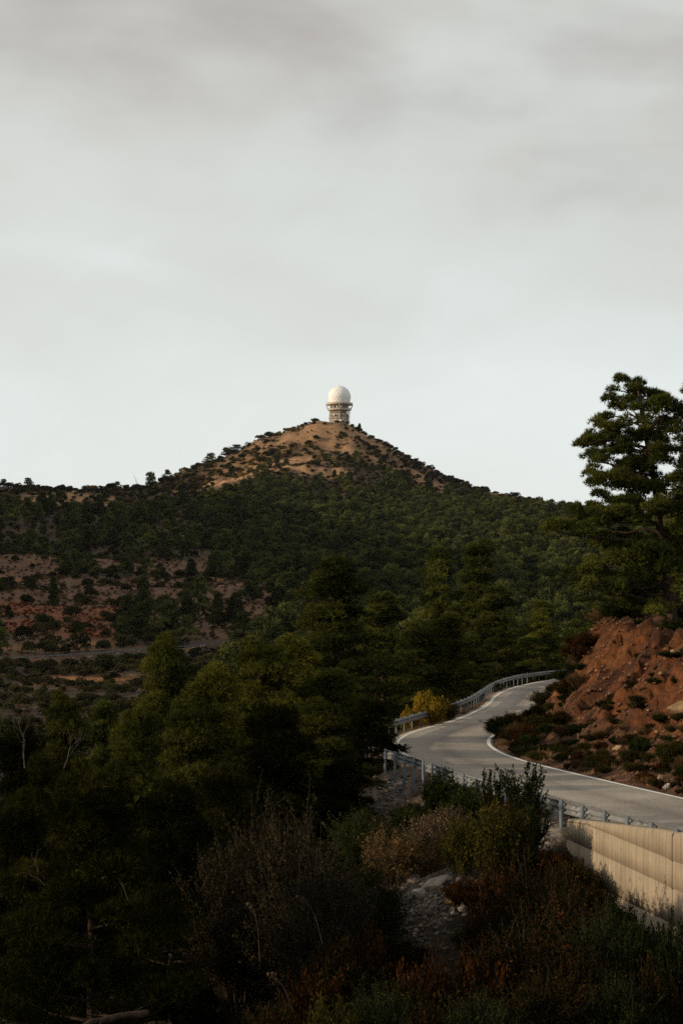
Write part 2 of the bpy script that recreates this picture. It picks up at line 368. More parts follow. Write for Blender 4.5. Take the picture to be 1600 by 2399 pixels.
def road_dist(X, Y):
    """signed distance to centre line (+ = inner side) and arc parameter"""
    n = len(X); sd = np.full(n, 999.0); sp = np.zeros(n)
    seg = np.concatenate([[0], np.cumsum(np.linalg.norm(np.diff(centre, axis=0), axis=1))])
    for a in range(0, n, 20000):
        x = X[a:a + 20000, None] - centre[None, :, 0]; y = Y[a:a + 20000, None] - centre[None, :, 1]
        k = np.argmin(x * x + y * y, axis=1); r = np.arange(len(k))
        dx = x[r, k]; dy = y[r, k]
        s = dx * cN[k, 0] + dy * cN[k, 1]
        d = np.sqrt(dx * dx + dy * dy)
        sd[a:a + 20000] = np.sign(s) * np.maximum(np.abs(s), np.where(d > 1.0, d, 0)); sp[a:a + 20000] = seg[k]
    return sd, sp

CP = np.array([(1.5, 69, -5.75), (2.2, 65.5, -5.8), (3.6, 57.4, -5.85), (5.2, 51.3, -5.95),
  (5.2, 49.4, -6.35), (4.6, 47, -7.3), (5.6, 44, -8.3), (7, 40, -8.8), (9, 35, -8.8), (2.4, 50, -7.1), (1.7, 41, -8.5), (3, 56, -6.35), (0.4, 57, -7.5),
  (-.5, 48, -7.9), (-1.6, 40, -9.1), (-4, 45, -11.3), (-6, 40, -12), (-3, 56, -10), (-1, 66, -7.6), (-5, 70, -11), (-10, 60, -14), (-15, 40, -15),
  (-10, 82, -13), (0.3, 85, -6.9), (-4, 95, -11), (3.2, 100, -6.6), (0, 108, -9.5), (6.8, 118, -6.5), (3, 130, -9), (10.5, 146, -6.4), (5, 160, -10), (20, 185, -6.8),
  (-10, 130, -16), (-30, 100, -20), (-30, 60, -19), (-40, 160, -24), (0, 180, -17), (14, 200, -12), (40, 230, -12), (-60, 120, -26),
  (0, 31, -9.4), (5, 30, -8.6), (12, 30, -7.6), (0, 20, -8), (0, 12, -5), (0, 5, -2.4), (0, 0, -1.7), (-8, 20, -10.5), (-10, 5, -4.5), (8, 15, -5.6),
  (10, 3, -3.2), (-20, 20, -15), (-30, 0, -10), (0, -25, -0.5), (-40, -40, -6), (20, -40, -2), (-60, 40, -22)], dtype=float)
def _rbf_fit():
    P = CP[:, :2]; r = np.linalg.norm(P[:, None] - P[None], axis=2)
    K = r; n = len(P); A = np.zeros((n + 3, n + 3)); A[:n, :n] = K + np.eye(n) * 0.05
    A[:n, n] = 1; A[:n, n + 1:] = P; A[n, :n] = 1; A[n + 1:, :n] = P.T
    return np.linalg.solve(A, np.concatenate([CP[:, 2], [0, 0, 0]]))
_W = _rbf_fit()
def rbf(X, Y):
    out = np.empty(len(X))
    for a in range(0, len(X), 50000):
        x = X[a:a + 50000]; y = Y[a:a + 50000]
        r = np.sqrt((x[:, None] - CP[None, :, 0]) ** 2 + (y[:, None] - CP[None, :, 1]) ** 2)
        out[a:a + 50000] = r @ _W[:-3] + _W[-3] + _W[-2] * x + _W[-1] * y
    return out
# far relief
RPX = np.array([-2600, -1400, -700, -200, 0, 60, 150, 250, 300, 350, 390, 440, 500, 560, 640, 700, 740, 790, 822, 870, 920, 980, 1040, 1100, 1160, 1220, 1300, 1350, 1420, 1500, 1600, 2000, 2600, 4000], dtype=float)
RPY = np.array([1230, 1150, 1120, 1128, 1137, 1140, 1146, 1150, 1153, 1148, 1130, 1104, 1079, 1052, 1023, 1002, 993, 990, 998, 1028, 1058, 1090, 1119, 1143, 1158, 1172, 1190, 1202, 1221, 1240, 1262, 1320, 1350, 1400], dtype=float)
RIDX = (RPX - 800) / FPX * 1700; RIDZ = (HORIZ - RPY) / FPX * 1700
BY = np.array([0, 200, 260, 340, 400, 450, 500, 600, 700, 850, 1000, 1200, 1500, 1700, 2100, 3000, 9000], dtype=float)
BZ = np.array([-20, -21, -22, -21, -18, -15, -11.5, -5, 2.5, 15, 27, 43, 56, 60, 0, -60, -80], dtype=float)
WY = np.array([0, 750, 1000, 1200, 1350, 1500, 1600, 1650, 1680, 1715, 1800, 2100, 2600], dtype=float)
WW = np.array([0, 0, 0.05, 0.11, 0.19, 0.37, 0.64, 0.84, 0.98, 1.0, 0.7, 0.2, 0], dtype=float)
def far_h(X, Y):
    b = np.interp(Y, BY, BZ); w = np.interp(Y, WY, WW)
    # ridge line read at the same distance so that the flanks run straight down to the viewer
    rz = np.interp(X, RIDX, RIDZ)
    h = b + (rz - 60) * w
    amp = sst(300, 900, Y) * (1 - 0.7 * sst(1500, 1660, Y))
    h = h + sst(1380, 1520, Y) * (1 - sst(1670, 1700, Y)) * (fbm(X / 22 + Y / 60, Y / 38 - X / 90, 15, 4, 0.6) * 7)
    h = h + amp * (fbm(X / 95, Y / 150, 3, 4) * 15 + fbm(X / 28, Y / 45, 9, 3) * 3.5)
    h = h + (1 - sst(500, 900, Y)) * fbm(X / 30, Y / 40, 12, 3) * 3
    # right flank falls a little towards the valley, a spur on the left half
    h = h + 7 * np.exp(-((X + 60 + (1500 - Y) * 0.12) / 38) ** 2) * sst(900, 1200, Y) * (1 - sst(1450, 1650, Y))
    # added mountain out of view at left, shaped to shade valley and lower hill
    m = sst(60, 200, -X - 0.2 * np.maximum(Y, 0)) * sst(200, 620, Y) * (1 - sst(2500, 3500, Y))
    h = h + m * 122
    return h
def shade_ridge(X, Y):  # added ridge, unseen at left, placed to shade the near slopes
    return 30 * np.exp(-((X + 125) / 34) ** 2) * sst(-120, -30, Y) * (1 - sst(230, 330, Y))
BENCH = []      # (x array, y array, z array, halfwidth)
def apply_bench(X, Y, h):
    cut = np.zeros_like(h)
    for bx, by, bz, hw in BENCH:
        inside = sst(bx[0] - 6, bx[0], X) * (1 - sst(bx[-1], bx[-1] + 6, X))
        yl = np.interp(X, bx, by); zl = np.interp(X, bx, bz); v = Y - yl
        near = np.abs(v) < 25
        up = np.minimum(h, zl + np.maximum(v - hw, 0) * 1.5)
        dn = np.maximum(h, zl + np.where(hw == 2.2, 0.45, 0.0) * sst(hw - 0.6, hw, -v) - np.maximum(-v - hw - 0.6, 0) * 1.2)
        if hw != 2.2:      # tracks cut into the slope: a lowered shelf with a bare bank behind
            dn = h - 1.1 * (1 - sst(hw, 24, -v)); up = np.minimum(h, zl - 1.1 + np.maximum(v - hw, 0) * 1.1)
        hb = np.where(v > 0, up, dn)
        w = np.where(near, inside, 0)
        cut = np.maximum(cut, w * np.clip((h - hb) / 0.5, 0, 1))
        h = h * (1 - w) + hb * w
    return h, cut
WALL_A = np.array([5.57, 49.0]); WALL_DIR = np.array([0.297, -0.955]); WALL_DIR /= np.linalg.norm(WALL_DIR)
WALL_N = np.array([WALL_DIR[1], -WALL_DIR[0]])          # points to the outer side (-x)
def height(X, Y, full=False):
    X = np.atleast_1d(np.asarray(X, dtype=float)); Y = np.atleast_1d(np.asarray(Y, dtype=float))
    h = far_h(X, Y); h, cut = apply_bench(X, Y, h)
    r = np.hypot(X, Y); near = (r < 300) & (Y > -80)
    sdF = np.full(len(X), 999.0); bankF = np.zeros(len(X))
    if near.any():
        x = X[near]; y = Y[near]
        g = rbf(x, y) + fbm(x / 3.0, y / 3.0, 21, 4) * 0.5 + fbm(x / 12, y / 12, 22, 2) * 0.8 * sst(3, 9, r[near])
        sd, sp = road_dist(x, y)
        # inner side: verge then a cut bank
        d = sd - RW / 2
        steep = 0.88 + 1.2 * sst(82, 95, y) * (1 - 0.4 * sst(125, 150, y))
        start = 1.7 + 0.9 * fbm(sp / 9, sp * 0 + 3.3, 5, 3) + 1.2 * (1 - sst(70, 84, y))
        crest = 4.6 + 0.7 * fbm(sp / 10, d / 10, 6, 2) - 0.35 * sst(88, 110, y)
        gul = fbm(sp / 1.1 + d * 0.45, d / 6.0, 31, 5, 0.62) * 1.5 + fbm(sp / 0.7 + d * 0.4, d / 1.6, 33, 4, 0.65) * 0.42 - np.abs(fbm(sp / 2.2 - d / 3.0, d / 2.6, 35, 3)) * 1.1
        rise = np.maximum(d - start, 0) * steep
        face = sst(0.2, 1.6, rise) * (1 - 0.6 * sst(crest - 0.3, crest + 0.8, rise))
        top = crest + np.maximum(rise - crest, 0) * 0.10
        bank = np.minimum(rise, top)
        bank = bank + gul * face * 0.75
        inner = ROADZ + 0.02 + 0.18 * sst(0.1, 1.2, d) + fbm(x / 0.8, y / 0.8, 41, 3) * 0.10 * sst(0.1, 0.8, d) + bank
        # outer side: narrow shoulder then free slope
        do = -sd - RW / 2
        sh = sst(0.5, 2.1, do)
        outer_z = (ROADZ - 0.05) * (1 - sh) + g * sh
        # keep fill behind the retaining wall
        rel = np.stack([x, y], 1) - WALL_A
        along = rel @ WALL_DIR; off = rel @ WALL_N
        behind = (along > 0) & (along < 60) & (do > 0)
        kz = 1 - sst(-0.42, -0.12, off)
        wz = (ROADZ - 0.04) * kz + g * (1 - kz)
        outer_z = np.where(behind, wz, outer_z)
        z = np.where(sd > 0, inner, outer_z)
        on = np.abs(sd) < RW / 2 + 0.25
        z = np.where(on, ROADZ - 0.06, z)
        w = 1 - sst(170, 285, r[near])
        h[near] = h[near] * (1 - w) + z * w
        sdF[near] = np.where(w > 0.5, sd, 999); bankF[near] = face * w * (sd > 0)
    h = h + shade_ridge(X, Y)
    if full: return h, cut, sdF, bankF
    return h
def hz(x, y): return float(height([x], [y])[0])
def hit(px, py, lo=260.0, hi=1760.0):
    """where the sight line through a pixel of the photograph meets the far relief"""
    D = np.arange(lo, hi, 1.0); X = (px - 800) / FPX * D; Z = (HORIZ - py) / FPX * D
    g = height(X, D); k = np.argmax(g >= Z)
    if g[k] < Z[k]: k = len(D) - 1
    return np.array([X[k], D[k], g[k]])
TRACK = []
def add_bench(pxs, hw, lo, hi):
    P = np.array([hit(a, b, lo, hi) for a, b in pxs]); P = P[np.argsort(P[:, 0])]
    by = np.convolve(np.pad(P[:, 1], 1, mode='edge'), [0.25, 0.5, 0.25], 'valid')
    x0, x1 = P[0, 0], P[-1, 0]
    bz = height(P[:, 0], by)
    BENCH.append((P[:, 0], by, bz, hw))
    return P[:, 0], by, bz
b_road = add_bench([(-300, 1562), (-150, 1556), (0, 1550), (100, 1546), (200, 1541), (280, 1533), (350, 1527), (430, 1521), (500, 1517), (600, 1512), (700, 1509)], 2.2, 330, 800)
b_up = add_bench([(-200, 1350), (40, 1350), (150, 1349), (300, 1347), (400, 1350), (500, 1362), (560, 1372)], 1.2, 500, 1200)
b_ter = add_bench([(-250, 1522), (-100, 1518), (0, 1514), (120, 1511), (220, 1506), (315, 1500)], 0.9, 330, 900)
b_low = add_bench([(100, 1572), (150, 1566), (200, 1561), (250, 1555), (320, 1552)], 1.6, 300, 440)

# bare soil and colour zones on the far slopes, world ellipses (centre found on the relief)
def ell(px, py, rx, ry, rot=0.0): p = hit(px, py); return (p[0], p[1], rx, ry, rot)
BARE = [ell(780, 1008, 22, 24), ell(700, 1026, 17, 14), ell(860, 1040, 13, 26), ell(600, 1112, 46, 13, -0.15), ell(740, 1102, 30, 11), ell(500, 1130, 40, 12),
        ell(680, 1078, 16, 9), ell(810, 1062, 17, 12), ell(150, 1168, 34, 42), ell(80, 1180, 24, 34), ell(215, 1180, 18, 34), ell(20, 1195, 16, 40), ell(130, 1195, 12, 30), ell(620, 1228, 9, 8), ell(540, 1262, 16, 16),
        ell(480, 1255, 18, 16), ell(1225, 1335, 16, 34), ell(1215, 1360, 9, 24), ell(1315, 1350, 7, 16), ell(980, 1125, 30, 16), ell(1180, 1160, 14, 14)]
RUST = [ell(120, 1470, 17, 22), ell(60, 1430, 18, 25), ell(180, 1440, 12, 18), ell(250, 1480, 12, 12)]
SCRUB = [ell(150, 1330, 60, 70), ell(380, 1340, 40, 60), ell(200, 1420, 62, 130), ell(480, 1420, 46, 110), ell(-60, 1420, 60, 140), ell(620, 1440, 20, 80)]
def emask(L_, X, Y, soft=0.35, nseed=50, ns=14.0):
    m = np.zeros(len(X)); n = fbm(X / ns, Y / (ns * 1.4), nseed, 3) * 0.9
    for cx, cy, rx, ry, ro in L_:
        u = (X - cx) * math.cos(ro) + (Y - cy) * math.sin(ro); v = -(X - cx) * math.sin(ro) + (Y - cy) * math.cos(ro)
        q = np.sqrt((u / rx) ** 2 + (v / ry) ** 2) + n
        m = np.maximum(m, 1 - sst(1 - soft, 1 + soft, q))
    return m

# ------------------------------------------------------------------ the ground sheet
def build_ground():
    half = 12.5
    az = np.concatenate([np.linspace(-180, -60, 13)[:-1], np.linspace(-60, -half, 26)[:-1], np.arange(-half, half, 0.105), np.linspace(half, 60, 26), np.linspace(60, 180, 13)[1:-1]])
    az = np.radians(az)
    rr = np.concatenate([np.linspace(0.8, 20, 22)[:-1], np.arange(20, 58, 0.42), np.arange(58, 112, 0.21), np.arange(112, 185, 0.42), np.geomspace(185, 430, 60)[:-1], np.arange(430, 900, 2.2), np.arange(900, 1760, 7), np.geomspace(1760, 6200, 24)])
    A, Rr = np.meshgrid(az, rr); X = (np.sin(A) * Rr).ravel(); Y = (np.cos(A) * Rr).ravel()
    h, cut, sd, face = height(X, Y, True)
    n = len(az); m = len(rr)
    i = np.arange(m - 1)[:, None] * n; j = np.arange(n)[None]; j2 = (j + 1) % n
    F = np.stack([i + j, i + n + j, i + n + j2, i + j2], -1).reshape(-1, 4)
    V = np.stack([X, Y, h], 1)
    # colours of the soil itself
    r = np.hypot(X, Y)
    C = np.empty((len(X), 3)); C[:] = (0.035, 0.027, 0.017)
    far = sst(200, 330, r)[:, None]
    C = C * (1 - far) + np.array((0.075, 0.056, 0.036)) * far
    def lay(mask, col): 
        nonlocal C
        mk = np.clip(mask, 0, 1)[:, None]; C = C * (1 - mk) + np.array(col) * mk
    farm = (r > 260); n0 = fbm(X / 5, Y / 5, 66, 3)
    lay(emask(SCRUB, X, Y) * farm * 0.9, (0.155, 0.088, 0.052))
    lay(emask(RUST, X, Y) * farm * 0.8, (0.22, 0.075, 0.035))
    lay(emask(BARE, X, Y) * farm * 0.95, (0.37, 0.22, 0.115))
    lay(sst(1560, 1640, Y) * (1 - sst(50, 130, np.abs(X + 20))) * farm * 0.6, (0.27, 0.165, 0.09))
    lay(farm * (X < 60) * (1 - sst(-22, -8, Y - np.interp(X, b_road[0], b_road[1]))) * 0.85, (0.055, 0.042, 0.027))
    lay(cut * farm, (0.15, 0.085, 0.045))
    for (bx, by, bz), wd in ((b_up, 4.6), (b_ter, 3.6), (b_low, 3.2)):
        vv = Y - np.interp(X, bx, by); lay(farm * (X > bx[0]) * (X < bx[-1]) * (1 - sst(wd * .6, wd, np.abs(vv - 1.4) + 1.6 * np.abs(n0))) * 0.9, (0.27, 0.145, 0.07))
    n1 = fbm(X / 2.2, Y / 2.2, 61, 3); n2 = fbm(X / 7, Y / 7, 62, 3)
    nearm = (r < 230)
    lay(face * nearm * sst(-0.5, 0.1, n1 + 0.35), (0.125, 0.046, 0.017))
    lay(face * nearm * sst(0.05, 0.45, n2) * 0.85, (0.060, 0.032, 0.021))
    dq = sd - RW / 2; n3 = fbm(Y * 1.3 + dq * 0.9, dq / 3.2, 64, 5, 0.7)
    lay(face * nearm * sst(0.1, 0.5, n3) * 0.6, (0.165, 0.074, 0.028))
    lay(face * nearm * sst(0.1, 0.5, -n3) * 0.7, (0.042, 0.024, 0.018))
    inner = (sd > RW / 2) & nearm
    lay(inner * (1 - face) * 0.75, (0.12, 0.062, 0.036))
    do = -sd - RW / 2
    lay(nearm * (do > -0.5) * (1 - sst(0.5, 1.6, do)), (0.23, 0.15, 0.105))
    rel = np.stack([X, Y], 1) - np.array([2.2, 49.0]); q = np.sqrt((rel[:, 0] / 1.2) ** 2 + (rel[:, 1] / 3.2) ** 2) + n1 * 0.7
    lay(nearm * (1 - sst(0.7, 1.2, q)) * 0.9, (0.075, 0.064, 0.054))
    rel = np.stack([X, Y], 1) - np.array([1.3, 64.5]); q = np.sqrt((rel[:, 0] / 1.7) ** 2 + (rel[:, 1] / 4.0) ** 2) + n1 * 0.4
    lay(nearm * (1 - sst(0.7, 1.2, q)) * 0.9, (0.17, 0.14, 0.11))
    rel = np.stack([X, Y], 1) - np.array([5.0, 50.6]); q = np.sqrt((rel[:, 0] / 0.7) ** 2 + (rel[:, 1] / 1.6) ** 2)
    lay(nearm * (1 - sst(0.8, 1.2, q)), (0.22, 0.20, 0.18))
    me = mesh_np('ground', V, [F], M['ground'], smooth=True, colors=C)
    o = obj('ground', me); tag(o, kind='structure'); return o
build_ground()

def haze():
    g = Geo(); g.box((0, 0, 60), (12600, 12600, 330))
    m, nt, N, L = mat_new('thin_air'); out = N('ShaderNodeOutputMaterial'); v = N('ShaderNodeVolumePrincipled')
    v.inputs['Color'].default_value = (0.86, 0.93, 1.0, 1); v.inputs['Density'].default_value = 1.1e-5; v.inputs['Anisotropy'].default_value = 0.2
    L(v.outputs[0], out.inputs['Volume'])
    tag(obj('haze', g.mesh('haze', m)), kind='stuff')
haze()
# ------------------------------------------------------------------ road, markings
def strip(name, P, Nn, offs, z, mat, thick=0.05):
    """a ribbon with real edges: offs are lateral positions, skirt drops by thick"""
    k = len(P); cols = [offs[0]] + list(offs) + [offs[-1]]; zz = [z - thick] + [z] * len(offs) + [z - thick]
    V = np.concatenate([np.column_stack([P + Nn * o, np.full(k, zv)]) for o, zv in zip(cols, zz)])
    F = []
    for c in range(len(cols) - 1):
        i = np.arange(k - 1); F.append(np.stack([c * k + i, c * k + i + 1, (c + 1) * k + i + 1, (c + 1) * k + i], 1))
    span = max(offs) - min(offs)
    T = np.concatenate([np.full(k, (o - min(offs)) / span) for o in cols])
    return mesh_np(name, V, [np.concatenate(F)], mat, T, smooth=False)
hw = RW / 2
edge_o = 0.16 + 0.06 * vn(np.arange(len(centre)) * 0.7, np.zeros(len(centre)), 8)
me = strip('road', centre, cN, list(np.linspace(-hw - 0.28, hw + 0.14, 13)), ROADZ, M['asphalt'])
tag(obj('road', me), kind='structure')
def line_strip(off, w):
    k = len(centre); wob = 0.012 * np.sin(np.arange(k) * 0.37)
    V = np.concatenate([np.column_stack([centre + cN * (off + s * w / 2 + wob)[:, None], np.full(k, ROADZ + 0.005)]) for s in (-1, 1)])
    i = np.arange(k - 1)
    return mesh_np('edge_line', V, [np.stack([i, i + 1, k + i + 1, k + i], 1)], M['line'])
for off in (-hw, hw - 0.05):
    tag(obj('edge_line', line_strip(np.full(len(centre), off), 0.16)), kind='structure')

# valley road seen far left
vx = np.linspace(b_road[0][0], b_road[0][-1], 80); vy = np.interp(vx, b_road[0], b_road[1]); vz = np.interp(vx, b_road[0], b_road[2])
VP = np.stack([vx, vy], 1); vT, vN = normals(VP)
def strip3(name, P, Nn, z, o0, o1, dz, mat):
    k = len(P); V = np.concatenate([np.column_stack([P + Nn * o, z + e]) for o, e in ((o0, dz - 0.3), (o0, dz), (o1, dz), (o1, dz - 0.3))])
    i = np.arange(k - 1); F = np.concatenate([np.stack([c * k + i, c * k + i + 1, (c + 1) * k + i + 1, (c + 1) * k + i], 1) for c in range(3)])
    return mesh_np(name, V, [F], mat, np.full(len(V), 0.3))
tag(obj('valley_road', strip3('valley_road', VP, vN, vz, -1.2, 1.6, 0.05, M['asphalt'])), kind='structure')

# ------------------------------------------------------------------ guard rails
PV = [0, .02, .07, .10, .14, .17, .21, .24, .29, .31]; PU = [0, .012, .08, .08, .012, .012, .08, .08, .012, 0]
def beam_mesh(P, Nn, ztop, face, th=0.006, t=0.5):
    """W section swept along P (k,2), face=+1: ribs towards the normal"""
    k = len(P); m = len(PV); Vs = []
    ztop = np.broadcast_to(ztop, (k,))
    for lay_ in (0, 1):
        for v, u in zip(PV, PU):
            Vs.append(np.column_stack([P + Nn * (face * (u + (th if lay_ == 0 else 0))), ztop - 0.31 + v]))
    V = np.concatenate(Vs); F = []
    i = np.arange(k - 1)
    for c in range(m - 1):
        F.append(np.stack([c * k + i, c * k + i + 1, (c + 1) * k + i + 1, (c + 1) * k + i], 1))
        F.append(np.stack([(m + c) * k + i, (m + c + 1) * k + i, (m + c + 1) * k + i + 1, (m + c) * k + i + 1], 1))
    for c0, c1 in ((0, m), (m - 1, 2 * m - 1)):
        F.append(np.stack([c0 * k + i, c0 * k + i + 1, c1 * k + i + 1, c1 * k + i], 1))
    E = []
    for e in (0, k - 1):
        for c in range(m - 1): E.append([c * k + e, (c + 1) * k + e, (m + c + 1) * k + e, (m + c) * k + e])
    F.append(np.array(E))
    return mesh_np('beam', V, [np.concatenate(F)], M['steel'])
def post_mesh(L_=1.75):
    g = Geo()
    # sigma/C section: web and two flanges with lips
    g.box((0, 0, -L_ / 2), (0.012, 0.11, L_)); g.box((0.032, 0.052, -L_ / 2), (0.052, 0.008, L_)); g.box((0.032, -0.052, -L_ / 2), (0.052, 0.008, L_))
    g.box((0.056, 0.041, -L_ / 2), (0.006, 0.014, L_)); g.box((0.056, -0.041, -L_ / 2), (0.006, 0.014, L_))
    g.box((0.03, 0, 0.004), (0.066, 0.112, 0.008))
    return g.mesh('post', M['post'])
POST = post_mesh()
def guardrail(name, P, face, posts, label, seclen=4.0, seg=0.33):
    """P (n,3) runs along the top edge of the beam, posts (m,3)"""
    root = empty(name, (P[0][0], P[0][1], P[0][2] - 0.7)); tag(root, label, 'guardrail')
    P = resample(P, seg); XY = P[:, :2]; zt = P[:, 2]; T, Nn = normals(XY); o0 = Vector(root.location); per = int(round(seclen / seg))
    for a in range(0, len(XY) - 1, per):
        b = min(a + per + 1, len(XY))
        if b - a < 2: break
        o = obj('beam', beam_mesh(XY[a:b] + Nn[a:b] * (0.004 * ((a // per) % 2)) * face, Nn[a:b], zt[a:b], face), root); o.location = -o0
    for q, nn in posts:
        o = obj('post', POST, root); o.location = Vector((q[0] - nn[0] * face * 0.068, q[1] - nn[1] * face * 0.068, q[2] + 0.02)) - o0
        o.rotation_euler = (0, 0, math.atan2(nn[1] * face, nn[0] * face))
    return root
def post_line(P, step):
    Q = resample(P, step); n_ = normals(Q[:, :2])[1]; return list(zip(Q, n_))
NG = []
for px, py in [(905, 1757), (930, 1764), (948, 1769), (968, 1775), (988, 1782), (1010, 1790), (1055, 1806), (1100, 1821), (1140, 1833), (1210, 1852), (1286, 1870), (1330, 1881), (1383, 1893), (1435, 1906), (1490, 1920)]:
    D = 4.85 * FPX / (py - HORIZ); NG.append(((px - 800) / FPX * D, D))
NG.reverse(); d_ = np.array(NG[0]) - np.array(NG[2]); d_ /= np.linalg.norm(d_)
NG = [tuple(np.array(NG[0]) + d_ * 16), tuple(np.array(NG[0]) + d_ * 8)] + NG
NGP = resample(catmull(NG, 8), 0.4)
# smooth it
for _ in range(30): NGP[1:-1] = (NGP[:-2] + 2 * NGP[1:-1] + NGP[2:]) / 4
FG = []
for px, yb in [(948, 1722), (1000, 1705), (1050, 1690), (1100, 1669), (1130, 1652), (1150, 1636), (1180, 1617), (1230, 1602), (1300, 1592), (1372, 1585)]:
    D = 5.65 * FPX / (yb - HORIZ); FG.append(((px - 800) / FPX * D, D))
FG += [(27, 186), (36, 202), (50, 218)]
FGP = resample(catmull(FG, 8), 0.5)
for _ in range(30): FGP[1:-1] = (FGP[:-2] + 2 * FGP[1:-1] + FGP[2:]) / 4
FGP = FGP + normals(FGP)[1] * (0.35 if normals(FGP)[1][0][0] < 0 else -0.35)
near3 = np.column_stack([NGP, np.full(len(NGP), -4.85)]); far3 = np.column_stack([FGP, np.full(len(FGP), -4.93)])
link3 = catmull(np.array([near3[-6], near3[-1], (0.95, 74.5, -4.87), (1.0, 81.0, -4.9), far3[0], far3[5]]), 10); link3 = link3[10:-10]
rail3 = np.vstack([near3[:-1], link3, far3[1:]])
f_ = 1 if normals(rail3[:, :2])[1][0][0] > 0 else -1
guardrail('guardrail', rail3, f_, post_line(near3, 1.36) + post_line(link3, 2.0)[1:-1] + post_line(far3, 2.0), 'long galvanised guardrail following the outer edge of the near road round its bend')
m_ = (vx > (-60 - 800) / FPX * 480) & (vx < (505 - 800) / FPX * 520)
v3 = np.column_stack([VP - vN * 2.3, vz + 1.15])[m_]
guardrail('guardrail', v3, 1, post_line(v3, 4.0), 'thin pale guardrail beside the far valley road under the brown hillside', seclen=12, seg=1.5)

# ------------------------------------------------------------------ concrete retaining wall
def on_wall(px, py):
    dx = (px - 800) / FPX; # (dx*D, D) on wall line
    # WALL_A + t*dir : x = dx*y
    t = (dx * WALL_A[1] - WALL_A[0]) / (WALL_DIR[0] - dx * WALL_DIR[1])
    y = WALL_A[1] + t * WALL_DIR[1]; return t, (HORIZ - py) / FPX * y
def line_on_wall(p, q):
    a = on_wall(*p); b = on_wall(*q); s = (b[1] - a[1]) / (b[0] - a[0]); return lambda t: a[1] + (t - a[0]) * s
topz = line_on_wall((1323, 1919), (1568, 1948)); top2 = line_on_wall((1571, 1951), (1600, 1953))
seams = [line_on_wall((1391, 1940), (1570, 2014)), line_on_wall((1332, 1968), (1570, 2079)), line_on_wall((1323, 2042), (1600, 2178))]
wall = empty('retaining_wall', (WALL_A[0], WALL_A[1], -9)); tag(wall, 'tan board-marked concrete retaining wall with stained face below the road edge', 'wall')
tj = on_wall(1570, 1950)[0]
def wall_panel(t0, t1, top, bottom=-10.2, thick=0.45):
    ts = np.linspace(t0, t1, max(3, int((t1 - t0) / 0.15)))
    V = []; T = []; rows = None
    for t in ts:
        tz = top(t); e = min(t - t0, t1 - t)
        prof = []
        rnd = 0.05 * max(0, 1 - e / 0.06)
        prof.append((0.0, bottom, .5))
        zs = sorted([min(s(t), tz - 0.07) for s in seams])
        for z in zs:
            z = max(z, bottom + 0.1)
            prof += [(0.0, z - 0.012, .5), (-0.02, z - 0.006, 0.0), (-0.02, z + 0.006, 0.0), (0.004, z + 0.012, .5)]
        prof += [(0.0, tz - 0.05, .5), (-0.03, tz, .45), (-thick + 0.03, tz, .45), (-thick, tz - 0.05, .5), (-thick, bottom, .5)]
        for off, z, ti in prof:
            o2 = off - rnd if off > -0.2 else off + rnd
            p = WALL_A + WALL_DIR * t + WALL_N * o2
            V.append((p[0], p[1], z - rnd if z > bottom + 0.01 else z)); T.append(ti)
        rows = len(prof)
    k = len(ts); F = []
    for i in range(k - 1):
        for j in range(rows - 1): F.append([i * rows + j, (i + 1) * rows + j, (i + 1) * rows + j + 1, i * rows + j + 1])
    V = np.array(V); T = np.array(T)
    V2 = V - np.array(wall.location)
    tri = []
    for e, s in ((0, 1), ((k - 1) * rows, -1)):
        half = list(range(e, e + rows))
        # end cap: fan from the back bottom vertex
        for j in range(rows - 2): tri.append([half[-1], half[j + 1], half[j]][::s])
    return mesh_np('panel', V2, [np.array(F), np.array(tri)], M['concrete'], T)
obj('panel', wall_panel(0, tj - 0.012, topz), wall)
obj('panel', wall_panel(tj + 0.012, tj + 6, top2), wall)
obj('panel', wall_panel(tj + 6.024, tj + 12, top2), wall)

# ------------------------------------------------------------------ plants
def rnd_dir(rs, n):
    v = rs.normal(size=(n, 3)); return v / (np.linalg.norm(v, axis=1)[:, None] + 1e-9)
def unit(v): return v / (np.linalg.norm(v, axis=-1, keepdims=True) + 1e-9)
def needles(rs, C, out, m, ln, w, tint):
    """C (n,3) tuft bases, out (n,3) directions; m needles per tuft"""
    n = len(C)
    d = unit(out[:, None] * 0.9 + rs.normal(size=(n, m, 3)) * 0.62 + np.array([0, 0, 0.12]))
    L_ = ln * rs.uniform(0.7, 1.2, (n, m, 1))
    side = unit(np.cross(d, rs.normal(size=(n, m, 3)))) * w
    base = np.broadcast_to(C[:, None], (n, m, 3))
    V = np.stack([base - side, base + side * 1.0, base + d * L_], 2).reshape(-1, 3)
    F = np.arange(n * m * 3).reshape(-1, 3)
    T = np.repeat(tint[:, None] + rs.uniform(-.1, .1, (n, m)), 3)
    return V, F, T
DENS = [1.0]
def cluster(rs, c, r, flat, nt, m, ln, w, tint0, axis=None):
    nt = int(nt * DENS[0]); d = rnd_dir(rs, nt); d[:, 2] = np.where(d[:, 2] < -0.25, -d[:, 2], d[:, 2])
    rad = r * rs.uniform(0.25, 1.0, (nt, 1)) ** 0.55
    P = c + d * rad * np.array([1, 1, flat])
    out = unit(d * np.array([1, 1, 0.8]) + np.array([0, 0, 0.45]))
    tint = np.clip(tint0 + rs.normal(0, 0.12, nt), 0, 1)
    return needles(rs, P, out, m, ln, w, tint)
